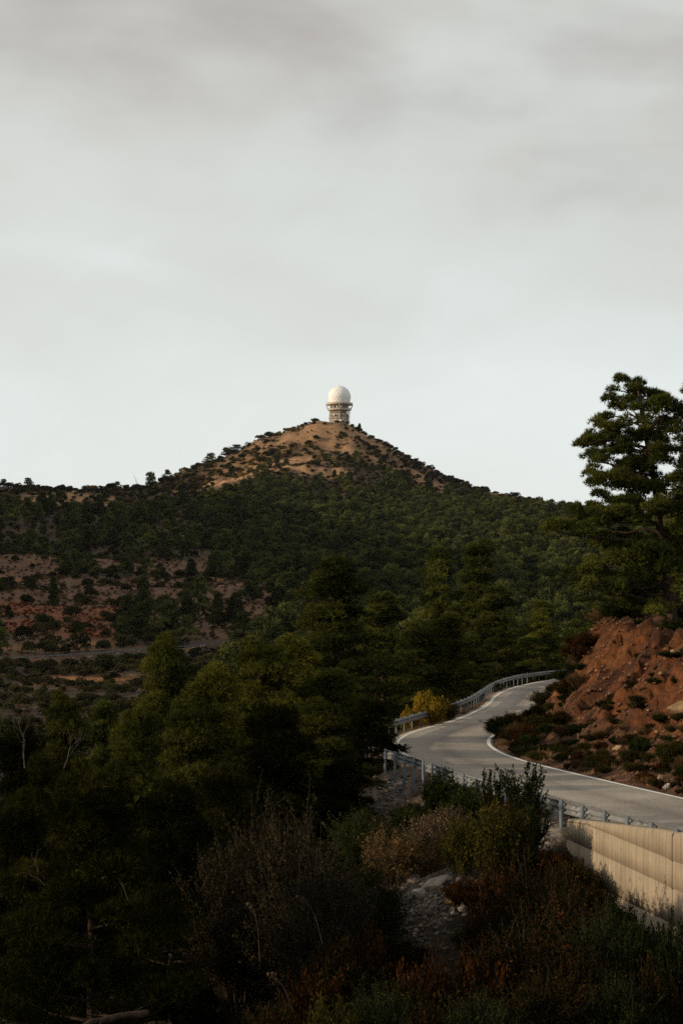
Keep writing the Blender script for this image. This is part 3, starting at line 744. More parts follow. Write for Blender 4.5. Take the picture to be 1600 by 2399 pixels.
def pine(seed, H, R, cb=0.25, nl=26, cl=0.75, nt=60, m=6, ln=0.2, w=0.018, lean=(0, 0), tr=None, shape=0.6, mat='pine', flat=0.55, seg=7, wood='bark', top_cl=3, per=3):
    """returns trunk mesh and crown mesh"""
    rs = np.random.RandomState(seed); g = Geo(); c = Geo()
    tr = tr or H * 0.022
    zt = np.linspace(0, 1, 10)
    wob = np.cumsum(rs.normal(0, 0.02 * H / 10 * 2, (10, 2)), axis=0); wob[0] = 0
    tp = np.column_stack([zt * lean[0] + wob[:, 0], zt * lean[1] + wob[:, 1], zt * H * 0.96])
    g.tube(np.vstack([tp[:1] - [0, 0, 0.6], tp]), np.concatenate([[tr * 1.3], tr * (1 - zt * 0.86)]), seg)
    def at(t): return np.array([np.interp(t, zt, tp[:, k]) for k in range(3)])
    for i in range(nl):
        u = (i + 0.5) / nl; t = cb + (0.97 - cb) * u ** 0.9
        b = at(t)
        prof = (1 - u) ** shape * (0.62 + 0.38 * math.sin(math.pi * min(1, u * 1.2 + 0.22)))
        r = max(0.12 * R, R * prof * rs.uniform(0.48, 1.22)); az = i * 2.399 + rs.uniform(-.5, .5)
        up = rs.uniform(0.02, 0.42) * r * (0.5 + u)
        e = b + np.array([math.cos(az) * r, math.sin(az) * r, up])
        mid = b + (e - b) * 0.5 + np.array([0, 0, -0.06 * r]) + rs.normal(0, 0.04 * r, 3)
        g.tube([b, mid, e], [tr * 0.34 * (1 - u * .6), tr * 0.2 * (1 - u * .5), tr * 0.06], 4, cap=False)
        base_t = rs.uniform(0.15, 0.85)
        fr = [1.0, 0.74, 0.46][:per]
        for f in fr:
            if f < 0.5 and rs.rand() < 0.25: continue
            p = b + (e - b) * f + rs.normal(0, 0.12 * r, 3) * [1, 1, 0.35]
            rr = cl * rs.uniform(0.65, 1.15) * (0.75 + 0.25 * (1 - u))
            c.add(*cluster(rs, p, rr, flat, int(nt * (rr / cl) ** 2), m, ln, w, base_t + rs.uniform(-.12, .12)))
            if rs.rand() < 0.6 and per > 2:
                s = rs.choice([-1, 1]); q = p + np.array([-math.sin(az), math.cos(az), 0.05]) * s * rr * 0.95
                g.tube([b + (e - b) * f * 0.8, q], [tr * 0.1, tr * 0.04], 3, cap=False)
                c.add(*cluster(rs, q, rr * 0.75, flat, int(nt * 0.55 * (rr / cl) ** 2), m, ln, w, base_t + rs.uniform(-.12, .12)))
    for k in range(top_cl):
        p = at(1.0) + rs.normal(0, 0.3 * cl, 3) * [1, 1, 0.5] + [0, 0, -0.25 * cl + 0.12 * cl * k]
        c.add(*cluster(rs, p, cl * 0.62, 0.9, int(nt * 0.5), m, ln, w, 0.6))
    return g.mesh('trunk', M[wood], True), c.mesh('crown', M[mat])

def leaves(rs, P, D_, size, asp, tint):
    n = len(P); d = unit(D_); s = unit(np.cross(d, rs.normal(size=(n, 3))))
    L_ = (size * rs.uniform(0.65, 1.3, n))[:, None]; wv = s * L_ * asp * 0.5
    up = unit(np.cross(d, s)) * L_ * 0.08
    V = np.stack([P, P + d * L_ * 0.45 + wv + up, P + d * L_, P + d * L_ * 0.45 - wv + up], 1).reshape(-1, 3)
    F = np.arange(n * 4).reshape(-1, 4)
    return V, F, np.repeat(tint, 4)
def bush(seed, H, R, ns=40, lps=40, size=0.08, asp=0.5, mat='green_leaf', erect=0.6, spread=1.0, start=0.25, twig=0.012, pinnate=False, wood='twig', lobes=0, sub=2):
    """stems that fan out from the base, branch and carry leaves"""
    rs = np.random.RandomState(seed); g = Geo(); c = Geo()
    for i in range(ns):
        az = rs.uniform(0, 2 * math.pi); q = math.sqrt(rs.uniform(0, 1))
        e = np.array([math.cos(az) * q * R, math.sin(az) * q * R, H * (1 - 0.45 * q ** 2 * (1 - erect)) * rs.uniform(0.55, 1.0) * (1 - 0.35 * q * (1 - erect))])
        b = np.array([math.cos(az), math.sin(az), 0]) * q * R * 0.15 * spread
        mid = b * 0.5 + e * 0.5 + np.array([0, 0, H * 0.10]) * (1 - erect) - np.array([math.cos(az), math.sin(az), 0]) * R * 0.12 * q
        t = np.linspace(0, 1, 6)[:, None]
        P = (1 - t) ** 2 * (b - [0, 0, 0.15]) + 2 * t * (1 - t) * (mid) + t * t * e
        g.tube(P, np.linspace(twig, twig * 0.25, 6), 3, cap=False)
        paths = [P]
        for k in range(sub):
            f = rs.uniform(0.35, 0.85); o = np.array([np.interp(f, t[:, 0], P[:, j]) for j in range(3)])
            dd = unit(e - b + rs.normal(0, 0.45, 3) * np.linalg.norm(e - b)); ll = H * rs.uniform(0.15, 0.35)
            Q = o + dd * np.linspace(0, ll, 4)[:, None]; Q[:, 2] += np.linspace(0, 0.06, 4) * H * 0.5
            g.tube(Q, np.linspace(twig * 0.5, twig * 0.2, 4), 3, cap=False); paths.append(Q)
        tb = rs.uniform(0.2, 0.75)
        for ip, Q in enumerate(paths):
            n = int(lps * 1.5 * (1 if ip == 0 else 0.5)); k = len(Q)
            f = rs.uniform(start if ip == 0 else 0.1, 1.0, n) ** 0.8
            O = np.stack([np.interp(f, np.linspace(0, 1, k), Q[:, j]) for j in range(3)], 1)
            ax = unit(Q[-1] - Q[0])
            if pinnate:
                ang = (np.arange(n) % 2) * math.pi + rs.uniform(-.5, .5, n) + i
                sdv = unit(np.cross(ax, [0.3, 0.2, 1.0])); up_ = np.cross(ax, sdv)
                D_ = sdv * np.cos(ang)[:, None] + up_ * np.sin(ang)[:, None] + ax * 0.7
            else:
                D_ = rs.normal(size=(n, 3)) * 0.8 + ax * 0.5 + [0, 0, 0.25]
            off = rs.normal(0, size * 0.8, (n, 3)) if not pinnate else 0
            c.add(*leaves(rs, O + off, D_, size, asp, np.clip(tb + rs.normal(0, 0.16, n), 0, 1)))
    return g.mesh('stems', M[wood]), c.mesh('foliage', M[mat])

def plant(name, meshes, names, loc, rz, s, label, cat, group=None):
    o = empty(name, loc, rz); o.scale = (s[0], s[0], s[1]) if isinstance(s, tuple) else (s, s, s)
    tag(o, label, cat, group)
    for me, nm in zip(meshes, names): obj(nm, me, o)
    return o
rs0 = random.Random(5)

# --- the big pine on the bank
def hero_pine():
    D0 = 85.0; bx, by = (1578 - 800) / FPX * D0, D0; bz = hz(bx, by) - 0.15
    def W(px, py, dd=0.0): p = ray(px, py, D0 + dd); return p - np.array([bx, by, bz])
    rs = np.random.RandomState(77)
    root = empty('pine_tree', (bx, by, bz)); tag(root, 'tall pine leaning over the red bank at right, long limb reaching left', 'tree')
    g = Geo()
    tp = [W(1580, 1520), W(1578, 1470), W(1570, 1410), W(1563, 1350), W(1552, 1290, .2), W(1545, 1230, .3), W(1536, 1150, .3), W(1520, 1060, .2), W(1508, 990, 0), W(1498, 930, 0), W(1490, 895, 0)]
    tp = np.array(tp); g.tube(catmull(tp, 4), np.interp(np.arange(41), [0, 4, 16, 24, 32, 40], [.29, .24, .20, .14, .09, .03]), 9)
    obj('trunk', g.mesh('trunk', M['bark'], True), root)
    # main limbs (px path, radius, depth drift)
    for pts, r0, dd, mt in [([(1553, 1297), (1520, 1282), (1480, 1268), (1440, 1262), (1390, 1258), (1330, 1252), (1290, 1238)], 0.11, -1.2, 'bark'),
                        ([(1548, 1262), (1540, 1248), (1522, 1242), (1500, 1240), (1470, 1248), (1440, 1244)], 0.085, -0.8, 'bark_light'),
                        ([(1565, 1370), (1590, 1362), (1615, 1350), (1650, 1340)], 0.13, -0.6, 'bark_light'),
                        ([(1562, 1345), (1535, 1372), (1500, 1378), (1440, 1372), (1380, 1365), (1335, 1350)], 0.07, -1.4, 'bark'),
                        ([(1543, 1215), (1570, 1180), (1600, 1150), (1640, 1120)], 0.1, -0.4, 'bark'),
                        ([(1568, 1395), (1550, 1392), (1526, 1396)], 0.03, -0.8, 'dead'),
                        ([(1578, 1440), (1592, 1425), (1600, 1435)], 0.03, -0.5, 'dead'),
                        ([(1530, 1130), (1490, 1110), (1440, 1090), (1390, 1080)], 0.08, 0.6, 'bark'),
                        ([(1518, 1050), (1480, 1040), (1420, 1030), (1380, 1040)], 0.07, -1.0, 'bark'),
                        ([(1508, 1000), (1470, 985), (1440, 975), (1415, 985)], 0.06, 0.9, 'bark'),
                        ([(1500, 950), (1470, 920), (1440, 915)], 0.05, -0.4, 'bark'),
                        ([(1510, 1010), (1550, 980), (1580, 960)], 0.06, 0.5, 'bark')]:
        gg = Geo(); k = len(pts); P = np.array([W(a, b, dd * i / (k - 1)) for i, (a, b) in enumerate(pts)])
        P = catmull(P, 4); gg.tube(P, np.linspace(r0, r0 * 0.25, len(P)), 6)
        obj('branch', gg.mesh('branch', M[mt], True), root)
    blobs = [(880,130,60,60),(985,140,35,60),(780,230,65,60),(990,220,90,80),(1130,250,90,65),(860,320,80,50),(740,400,60,50),(700,460,70,40),(1060,420,60,30),(1150,330,100,60),(1210,270,40,40),(1290,330,70,60),(1340,420,60,60),
     (640,640,100,90),(560,620,40,40),(600,560,40,40),(780,560,100,60),(900,640,120,70),(1100,520,90,45),(1250,480,100,90),(700,720,90,60),(630,830,60,70),(650,900,60,60),(740,900,90,70),(850,900,120,80),(1000,760,150,80),(1200,700,120,80),(1020,930,150,80),(1330,640,80,90),
     (1280,860,70,40),(790,1040,70,50),(950,1080,150,80),(1200,1100,150,70),(1330,1080,80,80),(600,1180,130,50),(400,1260,120,55),(300,1270,50,50),(700,1230,120,60),(850,1190,120,60),(1000,1220,100,45),(520,1130,40,25),(650,1120,40,25),(560,1290,90,45),
     (660,1390,45,50),(720,1360,60,40),(1100,1470,180,60),(940,1440,100,50),(900,1520,180,60),(600,1580,110,55),(450,1650,60,50),(700,1650,150,70),(560,1720,100,45),(900,1690,180,75),(1250,1560,120,90),(780,1760,120,40),(1080,1600,120,60),(1320,1450,70,70),(1340,1250,70,70),(1330,1760,70,90),(1060,1760,100,60),(1500,900,160,200),(1500,1300,160,200),(1500,600,150,150),(1480,1650,120,120),
     (930,300,60,50),(1010,330,60,40),(860,460,50,40),(940,540,60,40),(1040,560,50,40),(790,480,50,40),(840,780,70,50),(700,1000,50,40),(1100,860,70,60),(1130,980,80,50),(720,1160,60,40),(900,1150,90,40),(1180,440,50,40),(1190,600,70,50),(900,1350,90,50),(1020,1380,80,50),(800,1430,80,40),(1180,1330,60,60),(1280,1400,70,60),(1000,1850,120,50),(1200,1900,120,50)]
    c = Geo(); tw = Geo()
    for (zx, zy, rx, ry) in blobs:
        px = 1200 + zx / 3.36; py = 860 + zy / 3.36; rx /= 3.36; ry /= 3.36
        r = rx * D0 / FPX; rv = ry * D0 / FPX
        layers = 2 if rx > 25 else 1
        dep = rs.uniform(-1.6, 1.6, layers)
        for dd in dep:
            cc = W(px + rs.uniform(-.15, .15) * rx, py, dd)
            nsub = 4 if rx > 20 else 3
            tb = rs.uniform(0.25, 0.7)
            for k in range(nsub):
                q = cc + rs.uniform(-.6, .6, 3) * [r, r, rv * 1.25]
                rr = max(0.32, (0.5 + 0.2 * rs.rand()) * max(r, rv))
                rr = min(rr, 0.85)
                c.add(*cluster(rs, q, rr, rs.uniform(0.6, 0.95), int(240 * (rr / 0.7) ** 2), 7, 0.20, 0.017, tb + rs.uniform(-.1, .1)))
            # twig from the nearest trunk point
            tpi = tp[np.argmin(np.abs(tp[:, 2] - (cc[2] - 0.25 * abs(cc[0]))))]
            st = tpi * 0.55 + cc * 0.45 if rs.rand() < 0.5 else tpi
            tw.tube([st, (st + cc) / 2 + [0, 0, -0.1], cc], [0.04, 0.025, 0.01], 4, cap=False)
    obj('crown', c.mesh('crown', M['pine']), root)
    obj('twigs', tw.mesh('twigs', M['bark'], True), root)
hero_pine()

# --- pine variants and near pines
PV_ = {}
PV_['a'] = pine(11, 12.0, 3.4, 0.10, 50, 0.82, 105, 7, 0.24, 0.020, (0.3, 0), mat='pine', flat=0.7, shape=0.5, tr=0.2)
PV_['b'] = pine(12, 12.0, 2.9, 0.10, 52, 0.75, 100, 7, 0.24, 0.020, (-0.4, 0), mat='pine', shape=0.7, flat=0.75, tr=0.18)
PV_['c'] = pine(13, 10.0, 3.2, 0.06, 50, 0.80, 115, 7, 0.22, 0.017, (0.2, 0), mat='pine_gold', shape=0.45, flat=0.8, tr=0.17)
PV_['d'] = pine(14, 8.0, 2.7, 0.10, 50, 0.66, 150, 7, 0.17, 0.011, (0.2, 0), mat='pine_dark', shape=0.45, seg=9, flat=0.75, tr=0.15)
PV_['e'] = pine(15, 9.0, 2.4, 0.06, 46, 0.64, 110, 7, 0.2, 0.017, (-0.2, 0), mat='pine', shape=0.75, flat=0.8, tr=0.14)
NOM = {'a': (12.0, 3.4), 'b': (12.0, 2.9), 'c': (10.0, 3.2), 'd': (8.0, 2.7), 'e': (9.0, 2.4)}
def put_pine(px, ytop, D, var, R, label, rz=None, drop=0.0):
    x = (px - 800) / FPX * D; z = hz(x, D) - 0.1; top = (HORIZ - ytop) / FPX * D
    Hn, Rn = NOM[var]; sz = (top - z) / (Hn * 1.0); sx = R / Rn
    o = empty('pine_tree', (x, D, z), rz if rz is not None else rs0.uniform(0, 6.28)); o.scale = (sx, sx, sz)
    tag(o, label, 'tree')
    obj('trunk', PV_[var][0], o); obj('crown', PV_[var][1], o)
    return o
NEAR = [(800, 1300, 104, 'a', 4.3, 'broad dark pine in the middle of the valley, left of the twin pines'),
 (905, 1385, 112, 'a', 3.4, 'dark pine shoulder to shoulder with the broad middle pine, on its right'),
 (1125, 1262, 162, 'b', 4.4, 'tallest pine behind the far guardrail, right one of the twin tops'),
 (1020, 1275, 165, 'a', 3.9, 'slim pine left of the tallest pine behind the far guardrail'),
 (1170, 1370, 160, 'a', 4.2, 'pine directly right of the tallest one, behind the far guardrail'),
 (1265, 1405, 186, 'a', 3.6, 'small pointed pine before the tan clearing, right of the tall pines'),
 (1345, 1450, 200, 'a', 3.8, 'pine between the pointed pine and the top of the red bank'),
 (1395, 1410, 208, 'b', 3.0, 'dim pine behind the leaning pine above the red bank'),
 (965, 1470, 124, 'c', 3.8, 'low olive pine above the yellow bush by the road bend'),
 (1050, 1440, 140, 'c', 3.6, 'pine with shaded trunk just behind the curving far guardrail'),
 (1110, 1480, 148, 'e', 2.6, 'young pine squeezed behind the sweep of the far guardrail'),
 (1230, 1490, 184, 'a', 3.6, 'low pine behind the last stretch of the far guardrail'),
 (700, 1490, 84, 'c', 3.0, 'olive green pine under the broad middle pine'),
 (610, 1500, 74, 'c', 3.0, 'bright olive pine with cones, left of the road bend'),
 (520, 1560, 66, 'c', 2.8, 'rounded olive pine standing over the dark gully, left of the bright one'),
 (790, 1570, 76, 'c', 3.0, 'dense pine between the broad middle pine and the road bend'),
 (372, 1490, 98, 'c', 3.0, 'narrow pine whose tip reaches the far valley guardrail'),
 (148, 1628, 78, 'c', 2.3, 'slim olive pine at left, tallest near the bare pale twigs'),
 (240, 1640, 82, 'a', 2.3, 'slim pine right of the slim olive pine at left'),
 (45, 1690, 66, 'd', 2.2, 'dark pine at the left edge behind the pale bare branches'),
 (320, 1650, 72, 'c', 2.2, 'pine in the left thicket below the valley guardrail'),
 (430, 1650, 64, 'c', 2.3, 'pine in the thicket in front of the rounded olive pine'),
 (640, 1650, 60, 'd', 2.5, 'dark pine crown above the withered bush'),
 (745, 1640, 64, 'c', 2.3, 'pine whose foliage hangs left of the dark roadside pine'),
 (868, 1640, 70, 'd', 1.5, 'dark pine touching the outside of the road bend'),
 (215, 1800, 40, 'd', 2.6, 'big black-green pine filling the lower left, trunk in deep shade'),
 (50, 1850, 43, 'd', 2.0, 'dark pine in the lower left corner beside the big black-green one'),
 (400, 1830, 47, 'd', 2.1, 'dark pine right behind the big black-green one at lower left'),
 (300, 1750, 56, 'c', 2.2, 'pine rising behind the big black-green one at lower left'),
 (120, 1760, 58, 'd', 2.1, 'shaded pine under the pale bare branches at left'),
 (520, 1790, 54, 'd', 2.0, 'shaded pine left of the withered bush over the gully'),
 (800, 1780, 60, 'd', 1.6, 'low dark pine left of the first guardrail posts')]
for px, yt, D, v, R, lab in NEAR: put_pine(px, yt, D, v, R, lab)
EXTRA = put_pine(1640, 885, 93, 'b', 3.2, 'second pine at right edge, only its tip and left twigs in view')
EXTRA2 = put_pine(1500, 1290, 100, 'c', 2.6, 'shaded pine crown behind the trunk of the leaning pine')

# --- bushes
BV = {}
BN = ('stems', 'foliage')
BV['dark'] = bush(31, 1.5, 1.0, 60, 60, 0.085, 0.55, 'green_leaf', 0.5)
BV['pinnate'] = bush(32, 2.0, 0.95, 26, 46, 0.12, 0.36, 'green_leaf', 0.8, pinnate=True, start=0.3)
BV['olive'] = bush(33, 1.6, 1.0, 55, 60, 0.085, 0.45, 'olive_leaf', 0.6)
BV['grey'] = bush(34, 2.0, 1.5, 85, 50, 0.085, 0.6, 'grey_leaf', 0.35)
BV['brown'] = bush(35, 1.2, 1.0, 60, 50, 0.07, 0.6, 'brown_leaf', 0.4)
BV['mixed'] = bush(36, 1.8, 1.2, 85, 60, 0.08, 0.6, 'mixed_leaf', 0.4)
BV['yellow'] = bush(37, 1.6, 1.1, 60, 60, 0.11, 0.7, 'yellow_leaf', 0.35)
BV['seed'] = bush(38, 1.2, 0.9, 60, 22, 0.03, 0.9, 'seed', 0.6, start=0.55)
BV['dryshrub'] = bush(39, 1.6, 0.9, 70, 30, 0.06, 0.5, 'heath', 0.4)
BV['cedar'] = bush(40, 1.8, 0.8, 60, 70, 0.075, 0.35, 'green_leaf', 0.85, pinnate=True, start=0.15)
BNOM = {'dark': (1.5, 1.0), 'pinnate': (2.0, .95), 'olive': (1.6, 1.0), 'grey': (2.0, 1.5), 'brown': (1.2, 1.0), 'mixed': (1.8, 1.2), 'yellow': (1.6, 1.1), 'seed': (1.2, .9), 'dryshrub': (1.6, .9), 'cedar': (1.8, .8)}
BV['grey_tall'] = bush(44, 4.4, 1.5, 170, 46, 0.075, 0.6, 'grey_leaf', 0.3, start=0.35, sub=4, twig=0.016)
BV['mixed_tall'] = bush(45, 3.2, 1.1, 150, 44, 0.075, 0.6, 'mixed_leaf', 0.35, start=0.3, sub=4, twig=0.014)
BV['dark_tall'] = bush(46, 3.2, 1.1, 150, 44, 0.07, 0.5, 'green_leaf', 0.4, start=0.3, sub=4, twig=0.014)
BNOM.update({'grey_tall': (4.4, 1.5), 'mixed_tall': (3.2, 1.1), 'dark_tall': (3.2, 1.1)})
HUE = {'dark': 'dark green', 'pinnate': 'sprigged green', 'olive': 'olive', 'grey': 'grey-leaved', 'brown': 'rust-brown', 'mixed': 'autumn-tinged', 'yellow': 'yellow', 'seed': 'seed-headed', 'dryshrub': 'dry brown', 'cedar': 'feathery green'}
def size_word(h, a, b): return 'tiny' if h < a else ('small' if h < b else 'bigger')
def put_bush(px, ytop, D, var, R, label, group=None, name='bush', minh=0.3, maxh=5.0):
    if 82 < D < 100 and px > 1370: minh = 1.0
    x = (px - 800) / FPX * D; z = hz(x, D) - 0.05; top = (HORIZ - ytop) / FPX * D
    h = min(maxh, max(minh, top - z))
    if h > 1.45 * BNOM[var][0] and var + '_tall' in BV: var += '_tall'
    Hn, Rn = BNOM[var]; sx = R / Rn
    o = empty(name, (x, D, z), rs0.uniform(0, 6.28)); o.scale = (sx, sx, h / Hn); tag(o, label, 'bush', group)
    for me, nm in zip(BV[var], BN): obj(nm, me, o)
    return o
BUSH = [(1045, 1795, 56.5, 'dark', .75, 'dense dark green bush in front of the guardrail gap, left of the leafy shoots'),
 (1085, 1830, 54.5, 'dark', .6, 'small dark bush between the dense dark bush and the leafy shoots'),
 (1230, 1778, 50.5, 'pinnate', .62, 'tall shrub of upright leafy shoots standing out against the road'),
 (1150, 1795, 52, 'pinnate', .5, 'smaller leafy shoots left of the tall shrub against the road'),
 (1205, 1885, 47.6, 'olive', .6, 'olive sprig bush between the two feathery green bushes'),
 (1160, 1870, 47.5, 'olive', .75, 'feathery green bush below the leafy shoots'),
 (1243, 1882, 48.4, 'cedar', .55, 'feathery green bush left of the concrete wall corner'),
 (1085, 1900, 48, 'olive', .6, 'olive bush beside the pale seed heads'),
 (1045, 1870, 53.5, 'seed', .75, 'dry bush speckled with pale seed heads below the guardrail'),
 (990, 1890, 54, 'seed', .7, 'thin dry bush left of the one speckled with pale seed heads'),
 (690, 1850, 44, 'grey', 1.5, 'withered brownish oak bush over the gully in the middle'),
 (560, 1900, 46, 'grey', 1.4, 'grey-green bush left of the withered brownish oak bush'),
 (600, 1740, 56, 'grey', 1.5, 'grey-leaved bush behind and above the withered oak bush'),
 (760, 1980, 42, 'grey', 1.1, 'low grey bush at the right foot of the withered oak bush'),
 (860, 1880, 52, 'dark', 1.0, 'dark bush in the gully below the first guardrail posts'),
 (915, 1920, 50, 'dryshrub', .9, 'leafless brown shrub on the shaded slope under the guardrail'),
 (870, 2000, 45, 'dark', .8, 'low green bush left of the stone rubble'),
 (1000, 1960, 50, 'dryshrub', .9, 'brown twiggy shrub above the stone rubble'),
 (1160, 2010, 44, 'brown', .7, 'rust-leaved shrub right of the stone rubble'),
 (1235, 2000, 43, 'mixed', .9, 'reddish green shrub beneath the feathery green bushes'),
 (1310, 2030, 41.5, 'mixed', 1.0, 'dark autumn bush whose sprays cross the concrete wall'),
 (1230, 2120, 39, 'mixed', 1.1, 'broad autumn bush under the one crossing the wall'),
 (1340, 2010, 46.5, 'mixed', .75, 'autumn bush leaning on the left part of the concrete wall'),
 (1380, 2060, 45, 'mixed', .8, 'dark sprawling bush low against the concrete wall'),
 (1425, 2105, 44, 'dark', .75, 'green-black bush against the middle of the concrete wall'),
 (1475, 2135, 43, 'mixed', .75, 'autumn bush against the wall just left of its joint'),
 (1535, 2180, 42, 'dark', .75, 'leafy dark bush covering the wall joint'),
 (1290, 1985, 47.5, 'brown', .7, 'rusty bush hiding the lower left corner of the wall'),
 (1390, 2130, 42.8, 'mixed', .8, 'autumn bush one step in front of the sprawling wall bush'),
 (1460, 2200, 41.5, 'mixed', .85, 'dull bush one step in front of the bush left of the joint'),
 (1600, 2190, 41, 'cedar', .7, 'feathery bush cut by the right edge before the wall'),
 (1410, 2100, 40.5, 'dark', .8, 'dark leafy bush in front of the middle of the wall'),
 (1360, 2190, 38, 'mixed', 1.0, 'autumn bush low in front of the wall'),
 (1480, 2150, 39, 'cedar', .5, 'pointed green bush before the wall joint'),
 (1580, 2140, 38.5, 'cedar', .55, 'green bush at the right edge in front of the wall'),
 (1540, 2240, 37, 'mixed', .8, 'shaded bush in the lower right corner'),
 (1450, 2260, 36.5, 'dark', .8, 'black-green bush at the foot of the wall'),
 (1280, 2240, 36.5, 'mixed', 1.0, 'dull olive bush at the bottom, below the autumn bushes'),
 (1130, 2200, 38, 'brown', .9, 'rusty low bush below the pale stones'),
 (1130, 2300, 35.5, 'dark', .9, 'dark low bush at the bottom edge under the rubble'),
 (1000, 2230, 38, 'brown', .9, 'rusty bush at bottom centre under the rubble'),
 (860, 2170, 41, 'brown', .8, 'orange-brown bush on the crest of the near slope'),
 (780, 2190, 40, 'mixed', .8, 'autumn bush on the crest of the near slope beside the dark gully'),
 (900, 2280, 37, 'dark', .9, 'dark bush at bottom centre'),
 (730, 2260, 38.5, 'brown', .8, 'brown bush at the lip of the dark gully'),
 (650, 2330, 37, 'mixed', .8, 'low bush at the lip of the dark gully near the bottom edge'),
 (780, 2320, 36.5, 'olive', .7, 'olive bush at the bottom edge, left of centre'),
 (1010, 2330, 35, 'mixed', .8, 'greenish bush at the bottom edge, right of centre'),
 (1005, 1616, 98, 'yellow', .9, 'bright yellow bush behind the start of the far guardrail'),
 (960, 1650, 96, 'yellow', .5, 'small yellow bush left of the bright yellow one'),
 (1050, 1640, 101, 'olive', .6, 'green bush right of the bright yellow one'),
 (1420, 1415, 92, 'dryshrub', 1.1, 'grey twiggy shrub on the tip of the red bank'),
 (1385, 1455, 98, 'dark', 1.1, 'dark bush behind the tip of the red bank'),
 (1450, 1440, 90, 'dark', .9, 'black-green shrub hanging over the crest of the bank'),
 (1435, 1470, 89, 'dark', .55, 'drooping dark shrub in the notch of the bank crest'),
 (1560, 1445, 84, 'dark', .9, 'dark bush hiding the foot of the leaning pine trunk'),
 (1500, 1455, 90, 'olive', 1.0, 'olive undergrowth bush left of the leaning pine trunk'),
 (1590, 1440, 86, 'olive', .8, 'olive undergrowth bush right of the leaning pine trunk'),
 (1580, 1590, 75.5, 'dark', .65, 'dark green bush at the right edge, high on the red bank'),
 (1532, 1642, 74.5, 'dark', .33, 'round small bush in the middle of the red bank'),
 (1552, 1625, 75.5, 'dark', .26, 'small bush touching the round one on the red bank'),
 (1500, 1722, 70, 'dark', .48, 'dark bush above the scree of the bank'),
 (1470, 1750, 69, 'olive', .4, 'green bush left below the dark one above the scree'),
 (1572, 1730, 66.5, 'olive', .6, 'green bush right of the scree on the bank'),
 (1450, 1675, 76, 'olive', .35, 'sparse green tuft bush mid-bank'),
 (1385, 1700, 80, 'dryshrub', .5, 'yellowish dry shrub on the lower left of the bank')]
for b in BUSH: put_bush(*b)
# hedge-like verge plants along the inner edge of the road
def verge():
    rs = np.random.RandomState(8); k = 0
    for _ in range(1400):
        i = rs.randint(0, len(centre)); c = centre[i]; 
        if not (52 < c[1] < 140): continue
        bend = math.exp(-((c[1] - 87) / 9.0) ** 2)
        d = RW / 2 + 0.35 + rs.uniform(0, 1) ** 1.1 * (1.6 + 2.6 * bend)
        p = c + cN[i] * d
        if k >= 280: break
        px = 800 + FPX * p[0] / p[1]
        if px > 1660: continue
        v = rs.choice(['dark', 'olive', 'brown', 'dryshrub', 'mixed', 'cedar'], p=[.27, .25, .12, .12, .14, .10])
        h = (0.3 + 0.42 * bend) * rs.uniform(0.5, 1.4); r = h * rs.uniform(0.7, 1.1)
        o = empty('low_bush', (p[0], p[1], hz(p[0], p[1]) - 0.04), rs.uniform(0, 6.28)); Hn, Rn = BNOM[v]; o.scale = (r / Rn, r / Rn, h / Hn)
        wz_ = 'beyond the bend, towards the far end' if c[1] > 97 else ('bulging over the inside of the bend' if c[1] > 76 else 'along the near straight')
        tag(o, '%s %s verge bush %s' % (size_word(h, .3, .5), HUE[v], wz_), 'bush', 'low verge bushes along the inner edge of the road')
        for me, nm in zip(BV[v], BN): obj(nm, me, o)
        k += 1
    k = 0
    for _ in range(1500):      # sparse plants on the bank face
        x = rs.uniform(9, 15); y = rs.uniform(62, 96)
        px = 800 + FPX * x / y
        if px > 1640 or k > 170: continue
        sd, _s = road_dist(np.array([x]), np.array([y])); d = sd[0] - RW / 2
        if d < 1.8 or d > 7.5: continue
        if vn(x / 2.0, y / 4.0, 5) < -0.15: continue
        if hz(x, y) > -3.4 and (px < 1480 or rs.rand() < 0.6): continue
        v = rs.choice(['dark', 'olive', 'dryshrub', 'brown', 'mixed'], p=[.15, .30, .25, .15, .15]); h = rs.uniform(0.14, 0.42)
        o = empty('bank_bush', (x, y, hz(x, y) - 0.04), rs.uniform(0, 6.28)); Hn, Rn = BNOM[v]; o.scale = (h / Rn, h / Rn, h / Hn)
        wz_ = 'near the crest' if hz(x, y) > -2.2 else ('halfway up' if hz(x, y) > -4 else 'low down'); wy_ = 'the left shoulder' if px < 1420 else ('the middle' if px < 1520 else 'the right part')
        tag(o, '%s %s bush %s on %s of the red bank' % (size_word(h, .22, .32), HUE[v], wz_, wy_), 'bush', 'small bushes on the red bank')
        for me, nm in zip(BV[v], BN): obj(nm, me, o)
        k += 1
verge()
